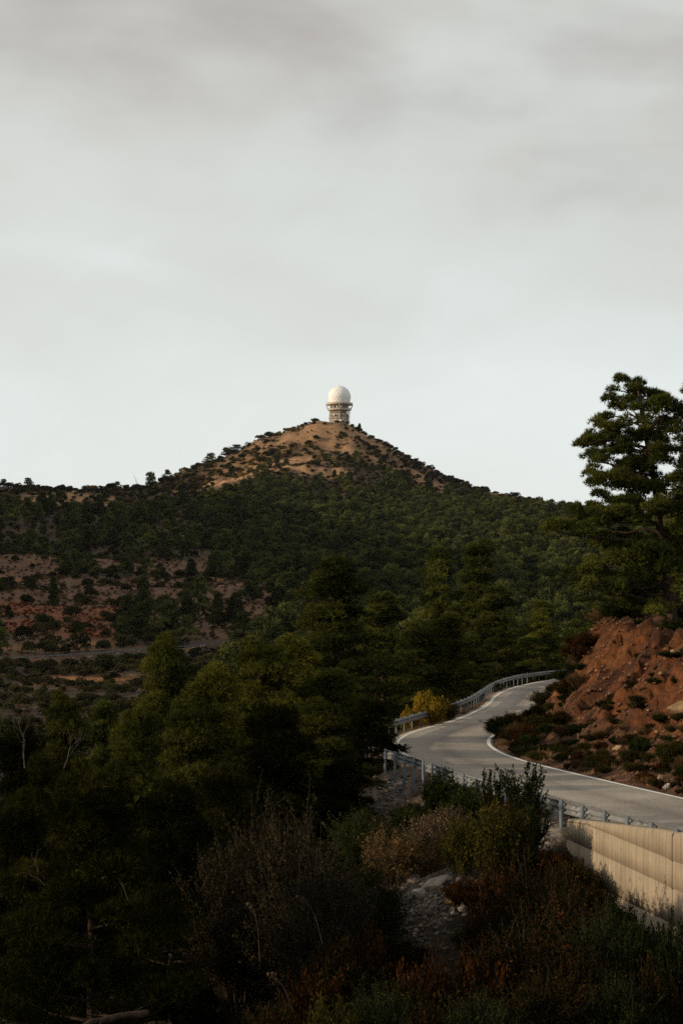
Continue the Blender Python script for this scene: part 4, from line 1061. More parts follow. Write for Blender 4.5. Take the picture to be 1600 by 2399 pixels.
def slope_bushes():
    rs = np.random.RandomState(18); k = 0
    for _ in range(4000):
        x = rs.uniform(-9, 9); y = rs.uniform(30, 66); px = 800 + FPX * x / y
        if px < -40 or px > 1640 or k >= 230: continue
        sd, _s = road_dist(np.array([x]), np.array([y]))
        if sd[0] > -RW / 2 - 2.9: continue
        rel = np.array([x, y]) - WALL_A
        if rel @ WALL_DIR > -1.0 and rel @ WALL_N < 0.5: continue
        q = math.hypot((x - 2.2) / 0.9, (y - 49.0) / 2.2)
        if q < 1: continue
        if math.hypot((x - 1.2) / 1.2, (y - 64.5) / 3.5) < 1: continue
        v = rs.choice(['dark', 'grey', 'brown', 'dryshrub', 'mixed', 'olive'], p=[.2, .15, .18, .12, .25, .10]); h = rs.uniform(0.35, 0.9)
        z = hz(x, y)
        o = empty('slope_bush', (x, y, z - 0.05), rs.uniform(0, 6.28)); Hn, Rn = BNOM[v]; r = h * rs.uniform(.7, 1.1); o.scale = (r / Rn, r / Rn, h / Hn)
        wz_ = 'under the guardrail' if y > 54 else ('around the rubble' if y > 44 else 'low in the picture'); wy_ = 'towards the dark gully' if px < 800 else ('in the middle of the slope' if px < 1200 else 'towards the concrete wall')
        tag(o, '%s shaded %s bush %s, %s' % (size_word(h, .5, .72), HUE[v], wz_, wy_), 'bush', 'low thicket bushes on the near slope')
        for me, nm in zip(BV[v], BN): obj(nm, me, o)
        k += 1
slope_bushes()

# --- dry stalks with flower heads, bare branches, dead log
def stalk(px, ytop, D, ybase, lab):
    g = Geo(); rs = np.random.RandomState(int(px)); b = ray(px + rs.uniform(10, 60), ybase, D); t = ray(px, ytop, D)
    root = empty('dry_stalk', tuple(b)); tag(root, lab, 'plant')
    P = np.array([(0, 0, -0.2), (t - b) * 0.5 + [0.03, 0, 0.01], t - b]); P = catmull(P, 4)
    g.tube(P, np.linspace(0.005, 0.003, len(P)), 4); obj('stem', g.mesh('stem', M['dead']), root)
    for k in range(3):
        h = Geo(); c = P[-1] + rs.normal(0, 0.07, 3) * [1, 1, 0.6]
        h.ring(7, [(0.004, -0.04), (0.03, -0.01), (0.035, 0.02), (0.012, 0.035)], c=c); h.tube([P[-3], c - [0, 0, 0.03]], 0.003, 3)
        obj('flower_head', h.mesh('flower_head', M['seed']), root)
stalk(592, 2125, 38, 2230, 'thin dry stalk with pale flower heads leaning left over the dark gully')
stalk(712, 2105, 40, 2190, 'pair-headed pale dry stalk right of the leaning one')
stalk(635, 2285, 37, 2350, 'short dry stalk with pale heads near the bottom edge')
stalk(895, 1975, 46, 2040, 'pale dry stalk left of the brown twiggy shrub')
def bare(px, py, D, size, seed, lab):
    rs = np.random.RandomState(seed); o0 = ray(px, py, D); g = Geo()
    root = empty('bare_branch', tuple(o0)); tag(root, lab, 'branch')
    def grow(p, d, l, r, dep):
        q = p + d * l * 0.5 + rs.normal(0, 0.06 * l, 3); e = p + d * l
        g.tube([p, q, e], [r, r * 0.8, r * 0.55], 4, cap=False)
        if dep:
            for k in range(rs.randint(2, 4)): grow(q if k == 0 else e, unit(d + rs.normal(0, 0.5, 3) * [1, .4, .7]), l * rs.uniform(.5, .8), r * 0.55, dep - 1)
    grow(np.zeros(3), unit(np.array([rs.uniform(-.4, .4), -.2, 1.0])), size * 0.4, 0.017 * size / 1.5, 3)
    obj('limbs', g.mesh('limbs', M['dead']), root)
bare(58, 1800, 56, 2.0, 3, 'pale bare branches rising from the left thicket')
bare(150, 1800, 55, 1.4, 6, 'pale crooked bare branch right of the tallest bare branches')
bare(105, 2075, 36, .8, 9, 'small bleached twig against the big black-green pine')
bare(300, 2110, 36, .6, 12, 'small bleached twig near the trunk in the lower left')
bare(325, 1143, 1560, 14, 21, 'leafless pale tree on the skyline saddle left of the summit')
def log_():
    g = Geo(); P = [ray(150, 2425, 35.6) , ray(235, 2392, 36.2), ray(345, 2374, 37.0)]
    o0 = np.array(P[0]); pp = catmull(np.array(P) - o0, 5); pp[:, 2] += np.sin(np.arange(len(pp)) * 1.9) * 0.02; g.tube(pp, 0.05 + 0.012 * np.sin(np.arange(len(pp)) * 2.3) + np.linspace(0, 0.02, len(pp)), 8)
    g.tube([P[1] - o0, ray(228, 2425, 35.8) - o0], [0.03, 0.02], 6)
    o = obj('fallen_log', g.mesh('fallen_log', M['bark'], True), loc=tuple(o0)); tag(o, 'pale fallen log at the foot of the big dark pine, bottom left', 'log')
log_()

# ------------------------------------------------------------------ stones
def stone_mesh(seed, mat, n=2, flat=0.6):
    rs = np.random.RandomState(seed)
    import bmesh
    bm = bmesh.new(); bmesh.ops.create_icosphere(bm, subdivisions=n, radius=0.5)
    pl = [(unit(rs.normal(size=3)), rs.uniform(0.22, 0.40)) for _ in range(11)]
    for v in bm.verts:
        p = np.array(v.co)
        for nn, d in pl:
            s = p @ nn
            if s > d: p = p - nn * (s - d)
        v.co = (p[0] * 1.15, p[1] * 0.9, p[2] * flat * 1.3)
    me = bpy.data.meshes.new('stone'); bm.to_mesh(me); bm.free(); me.materials.append(M[mat]); 
    a = me.attributes.new('tint', 'FLOAT', 'POINT'); a.data.foreach_set('value', np.full(len(me.vertices), rs.uniform(0.3, 0.7), dtype=np.float32))
    return me
ST = {m: [stone_mesh(60 + i + 10 * j, m) for i in range(3)] for j, m in enumerate(['stone', 'stone_pale', 'stone_red', 'stone_tan'])}
def rock(px, py, D, w, mat, lab=None, group=None, sc=(1, 1, 1)):
    x = (px - 800) / FPX * D
    # slide along the sight line to the ground
    Ds = np.arange(D - 8, D + 10, 0.1); g = height((px - 800) / FPX * Ds, Ds); k = np.argmax(g >= (HORIZ - py) / FPX * Ds)
    if g[k] >= (HORIZ - py) / FPX * Ds[k]: D = Ds[k]; x = (px - 800) / FPX * D
    z = hz(x, D)
    o = obj('rock', rs0.choice(ST[mat]), loc=(x, D, z + w * 0.12)); o.scale = (w * sc[0], w * sc[1], w * sc[2]); o.rotation_euler = (rs0.uniform(-.4, .4), rs0.uniform(-.5, .1), rs0.uniform(0, 6.28))
    tag(o, lab or 'grey stone in the rubble on the shaded slope', 'rock', group)
r_ = random.Random(3)
rock(1015, 2085, 47, .95, 'stone_pale', 'large pale slab, brightest rock in the rubble', sc=(1.0, .6, .55)); bpy.context.scene.objects[-1].rotation_euler = (0, -0.5, 0.5)
rock(985, 2105, 46, .5, 'stone_pale', 'pale rock just below left of the brightest slab')
rock(1058, 2125, 45, .35, 'stone_tan', 'ochre stone at the lower end of the rubble')
rock(1125, 2150, 44, .62, 'stone', 'rounded grey boulder right of the rubble')
rock(970, 2070, 47, .5, 'stone', 'blue-grey boulder at the left of the rubble')
for k in range(56):
    u = r_.random(); rock(975 + 120 * u + r_.gauss(0, 26), 2015 + 130 * u + r_.gauss(0, 22), 48, r_.uniform(.1, .32), r_.choice(['stone', 'stone', 'stone', 'stone_red', 'stone_pale'] if k % 3 else ['stone']), 'angular loose stone within the grey rubble spill on the shaded slope', 'stones of the rubble spill')
for k in range(34):
    rock(905 + r_.gauss(0, 26), 1845 + r_.gauss(0, 10), 63, r_.uniform(.12, .3), r_.choice(['stone_pale', 'stone_tan', 'stone']), 'pale stone heaped under the first guardrail posts', 'pale stones under the guardrail')
rock(1585, 1537, 79, .75, 'stone_tan', 'ochre slab sticking out near the top of the red bank', sc=(1, .7, .5))
rock(1563, 1850, 61, .42, 'stone_pale', 'pale roadside rock at the foot of the bank')
rock(1549, 1828, 62, .4, 'stone_tan', 'ochre rock above the pale roadside rock')
rock(1445, 1758, 69, .4, 'stone_tan', 'tan rock at the top of the scree')
rock(1592, 1675, 71, .9, 'stone_tan', 'long tan ledge at right edge of the bank')
for k in range(70):
    rock(1330 + 270 * r_.random(), 1520 + 300 * r_.random(), 80, r_.uniform(.1, .28), r_.choice(['stone_red', 'stone_red', 'stone_red', 'stone_tan']), 'small stone embedded in the face of the red bank', 'stones in the red bank')
def scree():
    rs = np.random.RandomState(4); import bmesh
    n = 42000
    x = rs.uniform(7.5, 16, n); y = rs.uniform(58, 118, n)
    sd, sp = road_dist(x, y); d = sd - RW / 2
    ok = (d > 0.02 + 0.5 * rs.uniform(0, 1, n)) & (d < 7) & (vn(x / 1.6, y / 2.6, 71) + 0.5 * vn(x / .5, y / .7, 72) > -0.22); x = x[ok]; y = y[ok]; z = height(x, y)
    u = rs.uniform(0, 1, len(x)); s = 0.02 + 0.11 * u ** 4
    base = np.array([(1, 0, 0), (-1, 0, 0), (0, 1, 0), (0, -1, 0), (0, 0, .7), (0, 0, -.7)], dtype=float)
    F0 = np.array([(0, 2, 4), (2, 1, 4), (1, 3, 4), (3, 0, 4), (2, 0, 5), (1, 2, 5), (3, 1, 5), (0, 3, 5)])
    k = len(x); V = base[None] * s[:, None, None] * rs.uniform(0.55, 1.3, (k, 6, 3))
    a = rs.uniform(0, 6.28, k); ca, sa = np.cos(a)[:, None], np.sin(a)[:, None]
    V = np.stack([V[..., 0] * ca - V[..., 1] * sa, V[..., 0] * sa + V[..., 1] * ca, V[..., 2]], -1) + np.stack([x, y, z], 1)[:, None]
    F = (F0[None] + (np.arange(k) * 6)[:, None, None]).reshape(-1, 3)
    o = obj('gravel', mesh_np('gravel', V.reshape(-1, 3), [F], M['stone_red'], np.repeat(rs.uniform(0, 1, k), 6))); tag(o, 'loose reddish gravel strewn over the bank and its foot', 'gravel', kind='stuff')
    # rubble chips on the near slope
    n = 6000; x = rs.normal(2.2, 0.45, n); y = rs.normal(49, 1.3, n); m = n // 3; x[:m] = rs.normal(1.1, 0.8, m); y[:m] = rs.normal(64.5, 1.6, m)
    sd, sp = road_dist(x, y); ok = sd < -RW / 2 - 0.5; x = x[ok]; y = y[ok]; z = height(x, y); k = len(x); s = 0.02 + 0.1 * rs.uniform(0, 1, k) ** 2.5
    V = base[None] * s[:, None, None] * rs.uniform(0.55, 1.3, (k, 6, 3)) + np.stack([x, y, z], 1)[:, None]
    F = (F0[None] + (np.arange(k) * 6)[:, None, None]).reshape(-1, 3)
    o = obj('rubble', mesh_np('rubble', V.reshape(-1, 3), [F], M['stone'], np.repeat(rs.uniform(0, 1, k), 6))); tag(o, 'grey stone chips spilled down the slope below the guardrail', 'rubble', kind='stuff')
scree()
def grass():
    rs = np.random.RandomState(14); n = 60000
    x = rs.uniform(-8, 16, n); y = rs.uniform(32, 120, n)
    px = 800 + FPX * x / y; sd, sp = road_dist(x, y); d = np.abs(sd) - RW / 2
    rel = np.stack([x, y], 1) - WALL_A; bw = ((rel @ WALL_DIR) > -0.1) & ((rel @ WALL_N) < 0.15) & (sd < 0)
    dens = vn(x / 1.5, y / 2.0, 81) + 0.6 * vn(x / .5, y / .5, 82)
    ok = (px > 400) & (px < 1650) & (d > 0.3) & (~bw) & (dens > 0.02 + 0.25 * ((sd > 0) & (d > 2)))
    x = x[ok]; y = y[ok]; z = height(x, y); k = len(x)
    C = np.stack([x, y, z - 0.02], 1); out = np.tile([0, 0, 1.0], (k, 1))
    V, F, T = needles(rs, C, out, 4, 0.28, 0.008, rs.uniform(0, 1, k))
    o = obj('dry_grass', mesh_np('dry_grass', V, [F], M['dry'], T)); tag(o, 'sparse dry grass on the slope, verge and bank', 'grass', kind='stuff')
grass()

# ------------------------------------------------------------------ far vegetation
def small_tree(seed, H, R, nl, m, ln, w, mat, cb=0.2, cl=1.0, nt=10, shape=0.6, flat=0.6):
    return pine(seed, H, R, cb, nl, cl, nt, m, ln, w, (0, 0), mat=mat, shape=shape, flat=flat, seg=5, per=2, top_cl=2)
def join_meshes(name, a, b):
    me = bpy.data.meshes.new(name)
    def arr(m):
        V = np.empty(len(m.vertices) * 3, dtype=np.float32); m.vertices.foreach_get('co', V)
        li = np.empty(len(m.loops), dtype=np.int32); m.loops.foreach_get('vertex_index', li)
        ls = np.empty(len(m.polygons), dtype=np.int32); m.polygons.foreach_get('loop_start', ls)
        lt = np.empty(len(m.polygons), dtype=np.int32); m.polygons.foreach_get('loop_total', lt)
        t = np.empty(len(m.vertices), dtype=np.float32); m.attributes['tint'].data.foreach_get('value', t)
        return V.reshape(-1, 3), li, ls, lt, t
    A = arr(a); B = arr(b); V = np.concatenate([A[0], B[0]])
    me.vertices.add(len(V)); me.vertices.foreach_set('co', V.ravel())
    li = np.concatenate([A[1], B[1] + len(A[0])]); me.loops.add(len(li)); me.loops.foreach_set('vertex_index', li)
    ls = np.concatenate([A[2], B[2] + len(A[1])]); lt = np.concatenate([A[3], B[3]])
    me.polygons.add(len(ls)); me.polygons.foreach_set('loop_start', ls); me.polygons.foreach_set('loop_total', lt)
    mi = np.concatenate([np.zeros(len(A[2]), dtype=np.int32), np.ones(len(B[2]), dtype=np.int32)])
    me.materials.append(a.materials[0]); me.materials.append(b.materials[0]); me.polygons.foreach_set('material_index', mi)
    at = me.attributes.new('tint', 'FLOAT', 'POINT'); at.data.foreach_set('value', np.concatenate([A[4], B[4]]))
    me.update(calc_edges=True); return me
def blob_shrub(seed, n, ln, w, mat, lob=6, flat=0.8):
    """rounded shrub of unit radius made of several leaf clumps"""
    rs = np.random.RandomState(seed); c = Geo()
    for k in range(lob):
        a = rs.uniform(0, 6.28); q = rs.uniform(0, 0.62); p = np.array([math.cos(a) * q, math.sin(a) * q, 0.35 + rs.uniform(-.1, .35)])
        c.add(*cluster(rs, p, rs.uniform(0.38, 0.58), flat, n // lob, 4, ln, w, rs.uniform(0.2, 0.75)))
    return c.mesh('foliage', M[mat])
FARP = [small_tree(101 + i, 8.0, [3.3, 3.0, 3.7, 2.6][i], 20, 6, 0.8, 0.10, 'far_pine', 0.12, 1.35, 24, [0.35, 0.55, 0.3, 0.7][i], 0.75) for i in range(4)]
MIDP = [small_tree(111 + i, 8.0, [2.6, 2.2, 3.0][i], 30, 6, 0.45, 0.05, 'mid_pine', 0.08, 1.0, 60, [0.45, 0.7, 0.4][i], 0.8) for i in range(3)]
OAK = [blob_shrub(121 + i, 330, 0.18, 0.055, 'oak') for i in range(3)]
HEA = [blob_shrub(131 + i, 90, 0.25, 0.05, 'heath', 4, 0.7) for i in range(2)]
HEA_S = [blob_shrub(151 + i, 330, 0.18, 0.055, 'heath') for i in range(2)]
RUS = [blob_shrub(141 + i, 90, 0.25, 0.05, 'rust', 4, 0.7) for i in range(2)]

def scatter_pts(n, seed, lo, hi, half=0.225):
    rs = np.random.RandomState(seed); y = np.sqrt(rs.uniform(lo ** 2, hi ** 2, n)); x = y * rs.uniform(-half, half, n)
    return x, y, rs
def poisson(x, y, rad):
    """grid thinning: keep one point per cell of size rad"""
    _, k = np.unique(np.stack([np.floor(x / rad), np.floor(y / rad)], 1), axis=0, return_index=True)
    return np.sort(k)
NTREE = ('trunk', 'crown')
def gn_stuff(name, pts, scl, rz, vi, sources, label, cat):
    me = bpy.data.meshes.new(name); me.vertices.add(len(pts)); me.vertices.foreach_set('co', np.asarray(pts, dtype=np.float32).ravel())
    for nm, ty, d in (('scl', 'FLOAT', scl), ('rz', 'FLOAT', rz)):
        a = me.attributes.new(nm, ty, 'POINT'); a.data.foreach_set('value', np.asarray(d, dtype=np.float32))
    a = me.attributes.new('vi', 'INT', 'POINT'); a.data.foreach_set('value', np.asarray(vi, dtype=np.int32))
    src = bpy.data.collections.new(name + '_sources')
    for k, m in enumerate(sources):
        so_ = bpy.data.objects.new('%s_source_%d' % (name, k), m); src.objects.link(so_)
    ng = bpy.data.node_groups.new(name, 'GeometryNodeTree')
    ng.interface.new_socket('Geometry', in_out='INPUT', socket_type='NodeSocketGeometry')
    ng.interface.new_socket('Geometry', in_out='OUTPUT', socket_type='NodeSocketGeometry')
    N = ng.nodes.new; L = ng.links.new
    gi = N('NodeGroupInput'); go = N('NodeGroupOutput')
    ci = N('GeometryNodeCollectionInfo'); ci.inputs['Collection'].default_value = src; ci.inputs['Separate Children'].default_value = True; ci.inputs['Reset Children'].default_value = True
    ip = N('GeometryNodeInstanceOnPoints'); ip.inputs['Pick Instance'].default_value = True
    def na(nm, ty):
        q = N('GeometryNodeInputNamedAttribute'); q.data_type = ty; q.inputs['Name'].default_value = nm; return q.outputs['Attribute']
    cx = N('ShaderNodeCombineXYZ'); L(na('rz', 'FLOAT'), cx.inputs[2])
    L(gi.outputs[0], ip.inputs['Points']); L(ci.outputs[0], ip.inputs['Instance']); L(na('vi', 'INT'), ip.inputs['Instance Index'])
    L(cx.outputs[0], ip.inputs['Rotation']); L(na('scl', 'FLOAT'), ip.inputs['Scale']); L(ip.outputs[0], go.inputs[0])
    o = obj(name, me); md = o.modifiers.new('scatter', 'NODES'); md.node_group = ng
    tag(o, label, cat, kind='stuff'); return o

def forest():
    # density of pines
    x, y, rs = scatter_pts(90000, 200, 215, 1740)
    k = poisson(x, y, 7.0); x = x[k]; y = y[k]
    z, cut, sd, fc = height(x, y, True)
    b = emask(BARE, x, y); s = emask(SCRUB, x, y)
    n = fbm(x / 60, y / 80, 91, 3)
    # pines: right and middle; oak scrub: left flank and upper cone
    xr = x / y                                   # bearing
    upper = sst(1330, 1520, y + 60 * n)
    left = sst(0.02, -0.075, 0) * 0 + (1 - sst(-0.085, -0.03, xr + 0.05 * n))
    pin = np.clip(1.05 - 0.85 * upper - 0.75 * left - 0.93 * s - 1.2 * b, 0, 1)
    pin = np.where((xr > 0.03) & (y < 1560), np.maximum(pin, 0.72 - 1.2 * b), pin)
    oak = np.clip(0.85 * np.maximum(upper, left) + 0.15 - 0.93 * b - 0.80 * s, 0, 1)
    road = np.zeros(len(x), dtype=bool)
    for bx, by, bz, hw_ in BENCH:
        road |= (np.abs(y - np.interp(x, bx, by)) < hw_ + 3.5) & (x > bx[0]) & (x < bx[-1])
    # keep the view to the far guard rail open
    yr = np.interp(x, b_road[0], b_road[1]); opn = (y < yr + 4) & (y > yr - 150) & (x < -24)
    nearroad = (np.hypot(x, y) < 300) & (np.abs(sd) < 12)
    u = rs.uniform(0, 1, len(x)); tower = np.hypot(x + 3, y - 1700) < 16
    summit = (y > 1600)
    isp = (u < pin * 0.85) & ~road & ~opn & ~nearroad & ~tower & ~summit
    u2 = rs.uniform(0, 1, len(x))
    iso = (~isp) & (u2 < np.where(summit, np.clip(0.72 + 0.28 * sst(10, 40, x) + 0.5 * sst(60, 130, -x) + 0.5 * n - 0.55 * b, 0.10, 0.97), oak * 0.9)) & ~road & ~nearroad & ~tower & ~(opn & (y > yr - 30))
    # pines: nearest 300 as individuals, split so that those over 900 m stay as the wood
    P = np.stack([x, y, z], 1)[isp]; P = P[np.argsort(P[:, 1])]
    c = min(290, len(P)); 
    for i in range(c):
        p = P[i]; v = MIDP[i % 3]; s_ = rs.uniform(0.55, 1.05) * (0.75 if p[1] < 600 else 1)
        o = empty('hillside_pine', (p[0], p[1], p[2] - 0.2), rs.uniform(0, 6.28)); o.scale = (s_, s_, s_ * rs.uniform(.9, 1.15))
        q_ = p[0] / p[1]; wz_ = 'far left' if q_ < -0.11 else ('left' if q_ < -0.04 else ('middle' if q_ < 0.04 else ('right' if q_ < 0.11 else 'far right')))
        wy_ = 'on the valley floor' if p[1] < 430 else ('just above the valley road' if p[1] < 520 else ('on the lower slope' if p[1] < 640 else 'higher up the slope'))
        tag(o, '%s pine %s across the valley, %s of the view' % (size_word(s_, .68, .88), wy_, wz_), 'tree', 'pines on the lower valley slopes')
        obj('trunk', v[0], o); obj('crown', v[1], o)
    Q = P[c:]; print('pines', len(P))
    gn_stuff('pine_forest', Q - [0, 0, 0.3], 0.85 + 0.8 * rs.uniform(0, 1, len(Q)) ** 1.6, rs.uniform(0, 6.28, len(Q)), rs.randint(0, 4, len(Q)), [join_meshes('far_tree', a, b_) for a, b_ in FARP], 'dense pine wood covering the far hillside', 'forest')
    P = np.stack([x, y, z], 1)[iso]; P = P[np.argsort(P[:, 1])]; c = min(250, len(P))
    up = P[:, 1] > 1600; S = P[up]; P = P[~up]; c = min(200, len(P)); print('oaks', len(P), len(S))
    for i in range(c):
        p = P[i]; s_ = rs.uniform(0.9, 2.0); o = obj('hillside_shrub', OAK[i % 3], loc=(p[0], p[1], p[2] - 0.2)); o.rotation_euler = (0, 0, rs.uniform(0, 6.28)); o.scale = (s_ * 1.15, s_ * 1.15, s_)
        q_ = p[0] / p[1]; wz_ = 'far left' if q_ < -0.11 else ('left' if q_ < -0.04 else ('middle' if q_ < 0.04 else ('right' if q_ < 0.11 else 'far right')))
        wy_ = 'on the valley floor' if p[1] < 430 else ('just above the valley road' if p[1] < 520 else ('on the lower slope' if p[1] < 640 else 'higher up the slope'))
        tag(o, '%s dark rounded shrub %s, %s of the view' % (size_word(s_, 1.3, 1.65), wy_, wz_), 'shrub', 'dark shrubs on the lower valley slopes')
    xe, ye, re = scatter_pts(30000, 207, 300, 520); ke = poisson(xe, ye, 3.4); xe = xe[ke]; ye = ye[ke]; ue = re.uniform(0, 1, len(xe))
    se = (xe < -22) & (ye < np.interp(xe, b_road[0], b_road[1]) - 14) & (ue < 0.68 + 0.9 * fbm(xe / 12, ye / 16, 99, 3)); xe = xe[se]; ye = ye[se]
    Q = np.vstack([P[c:], np.stack([xe, ye, height(xe, ye)], 1)]); ne = len(xe)
    gn_stuff('hillside_scrub', Q - [0, 0, 0.3], np.concatenate([rs.uniform(1.6, 3.9, len(Q) - ne), rs.uniform(0.8, 2.2, ne)]), rs.uniform(0, 6.28, len(Q)), rs.randint(0, 3, len(Q)), OAK, 'dark evergreen scrub clothing the upper hill and left ridge', 'scrub')
    M['sunlit_scrub'] = leaf_mat('sunlit_scrub_leaves', [(0, (0.0719, 0.0621, 0.0189)), (0.5, (0.2013, 0.1521, 0.0455)), (1, (0.3881, 0.2562, 0.0696))], var=0.45, scale=0.03)  # warm sunlight on the scrub is put into this leaf colour
    SUNLIT = [blob_shrub(161 + i, 330, 0.18, 0.055, 'sunlit_scrub') for i in range(3)]
    xs, ys, r2 = scatter_pts(60000, 208, 1470, 1720, 0.13); ks = poisson(xs, ys, 4.2); xs = xs[ks]; ys = ys[ks]
    bs = emask(BARE, xs, ys, 0.35, 50, 14.0); us = r2.uniform(0, 1, len(xs)); ns_ = fbm(xs / 16, ys / 30, 97, 3)
    ok = (us < np.clip(0.62 + 1.1 * ns_ - 0.75 * bs, 0.02, 0.95)) & (np.hypot(xs + 3, ys - 1695) > 15); xs, ys = xs[ok], ys[ok]
    Qs = np.stack([xs, ys, height(xs, ys) - 0.3], 1); print('summit', len(Qs))
    gn_stuff('flank_scrub', Qs, 0.8 + 2.1 * r2.uniform(0, 1, len(Qs)) ** 1.5, r2.uniform(0, 6.28, len(Qs)), np.where(r2.uniform(0, 1, len(Qs)) < 0.35 + 0.35 * (xs < -15), 3 + r2.randint(0, 3, len(Qs)), r2.randint(0, 3, len(Qs))), OAK + SUNLIT, 'dark scrub and scrub coloured as sunlit, clothing the flanks below the tower', 'scrub')  # sunlit colour is picked more often on the left, sunward flank
    idx = rs.permutation(len(S))
    for j in idx[:90]:
        p = S[j]; s_ = rs.uniform(2.2, 5.0); o = obj('summit_shrub', OAK[j % 3], loc=(p[0], p[1], p[2] - 0.3)); o.rotation_euler = (0, 0, rs.uniform(0, 6.28)); o.scale = (s_ * 1.25, s_ * 1.25, s_ * .75)
        wz_ = 'left flank' if p[0] < -30 else ('right flank' if p[0] > 25 else 'front')
        tag(o, '%s dark shrub on the %s of the cone below the tower' % (size_word(s_, 3, 4), wz_), 'shrub', 'dark shrubs dotted round the summit')
    Q = S[idx[90:]]
    if len(Q): gn_stuff('summit_scrub', Q - [0, 0, 0.3], rs.uniform(1.5, 4.6, len(Q)), rs.uniform(0, 6.28, len(Q)), rs.choice([0, 1, 2, 3, 4], len(Q), p=[.26, .26, .24, .12, .12]), OAK + HEA_S, 'mass of scrub on the flanks of the summit cone', 'scrub')
    # low brown cover
    x, y, rs = scatter_pts(60000, 201, 260, 1720); k = poisson(x, y, 2.6); x = x[k]; y = y[k]; z, cut, sd, fc = height(x, y, True)
    s = emask(SCRUB, x, y); b = emask(BARE, x, y); r = emask(RUST, x, y); n = fbm(x / 14, y / 20, 95, 3)
    road = np.zeros(len(x), dtype=bool)
    for bx, by, bz, hw_ in BENCH: road |= (np.abs(y - np.interp(x, bx, by)) < hw_ + 1.5) & (x > bx[0]) & (x < bx[-1])
    u = rs.uniform(0, 1, len(x)); sel = (u < np.clip(0.42 + 0.6 * s + n * 0.8 - 0.45 * b, 0.05, 0.95)) & ~road & (y > 300)
    rr = (rs.uniform(0, 1, len(x)) < r * 0.8) & sel; hh = sel & ~rr
    for nm, mk, src, lab in (('brown_scrub', hh, HEA, 'low brown heath covering the open hillside'), ('rust_scrub', rr, RUS, 'rust-red autumn scrub patch low on the left hillside')):
        Q = np.stack([x, y, z - 0.15], 1)[mk]; print(nm, len(Q))
        gn_stuff(nm, Q, rs.uniform(0.5, 1.35, len(Q)), rs.uniform(0, 6.28, len(Q)), rs.randint(0, 2, len(Q)), src, lab, 'scrub')
forest()
# trees that stand out
def sky_tree(px, ytop, D, R, v, label, cb=None):
    x = (px - 800) / FPX * D; z = hz(x, D) - 0.3; H = (HORIZ - ytop) / FPX * D - z; H = max(H, 3)
    src = (FARP + MIDP)[v]; o = empty('pine_tree', (x, D, z), rs0.uniform(0, 6.28)); o.scale = (R / 2.6, R / 2.6, H / 8.3); tag(o, label, 'tree')
    obj('trunk', src[0], o); obj('crown', src[1], o)
sky_tree(352, 1108, 1640, 5.0, 2, 'umbrella-shaped pine on the skyline where the hill begins to rise')
sky_tree(275, 1128, 1680, 3.2, 0, 'small lone pine on the skyline saddle')
sky_tree(65, 1120, 1690, 3.8, 2, 'pine sticking out of the left ridge skyline')
sky_tree(392, 1100, 1670, 3.6, 1, 'pointed pine on the skyline right of the umbrella pine')
sky_tree(8, 1122, 1690, 3.2, 0, 'pine on the skyline at the left edge')
sky_tree(495, 1062, 1680, 4.6, 2, 'spreading pine on the left skyline of the hill')
sky_tree(555, 1042, 1685, 5.6, 2, 'highest spreading pine on the left skyline of the hill')
sky_tree(530, 1048, 1688, 3.6, 0, 'pine left of the highest spreading pine on the skyline')
sky_tree(826, 994, 1690, 1.9, 1, 'small spiky conifer just right of the tower')
sky_tree(842, 992, 1685, 2.4, 3, 'second spiky conifer right of the tower')
sky_tree(1210, 1154, 1690, 4.5, 2, 'knobbly tree on the right skyline with bare soil beside it')
sky_tree(1262, 1166, 1600, 5.0, 2, 'broad pine on the right skyline')
sky_tree(1290, 1170, 1590, 4.5, 0, 'pine on the right skyline before the big pine')
sky_tree(1340, 1182, 1590, 4.5, 2, 'round pine on the right skyline near the big pine branch')
sky_tree(335, 1345, 560, 3.2, 4, 'tallest dark pine in the brown clearing across the valley')
sky_tree(300, 1390, 545, 3.4, 6, 'dark pine below the tallest one in the brown clearing')
sky_tree(330, 1410, 535, 3.6, 4, 'broad dark pine low in the brown clearing')
sky_tree(285, 1440, 525, 3.0, 6, 'dark pine at the foot of the brown clearing')
sky_tree(400, 1420, 530, 3.0, 5, 'pine right of the dark group in the brown clearing')
sky_tree(440, 1395, 560, 3.2, 6, 'pine between the clearing and the wooded slope')
sky_tree(510, 1385, 570, 3.0, 5, 'young pine on the right side of the brown clearing')
sky_tree(560, 1400, 560, 2.6, 5, 'slender pine right of the young pine across the valley')
sky_tree(125, 1350, 640, 2.6, 5, 'small dark pine on the upper track at left')
sky_tree(190, 1300, 840, 5.0, 6, 'rounded green tree above the upper track')
sky_tree(560, 1475, 500, 3.6, 4, 'dark pine beside the right end of the valley guardrail')
sky_tree(20, 1418, 600, 2.2, 5, 'small dark pine at left edge of the rust-red scrub')

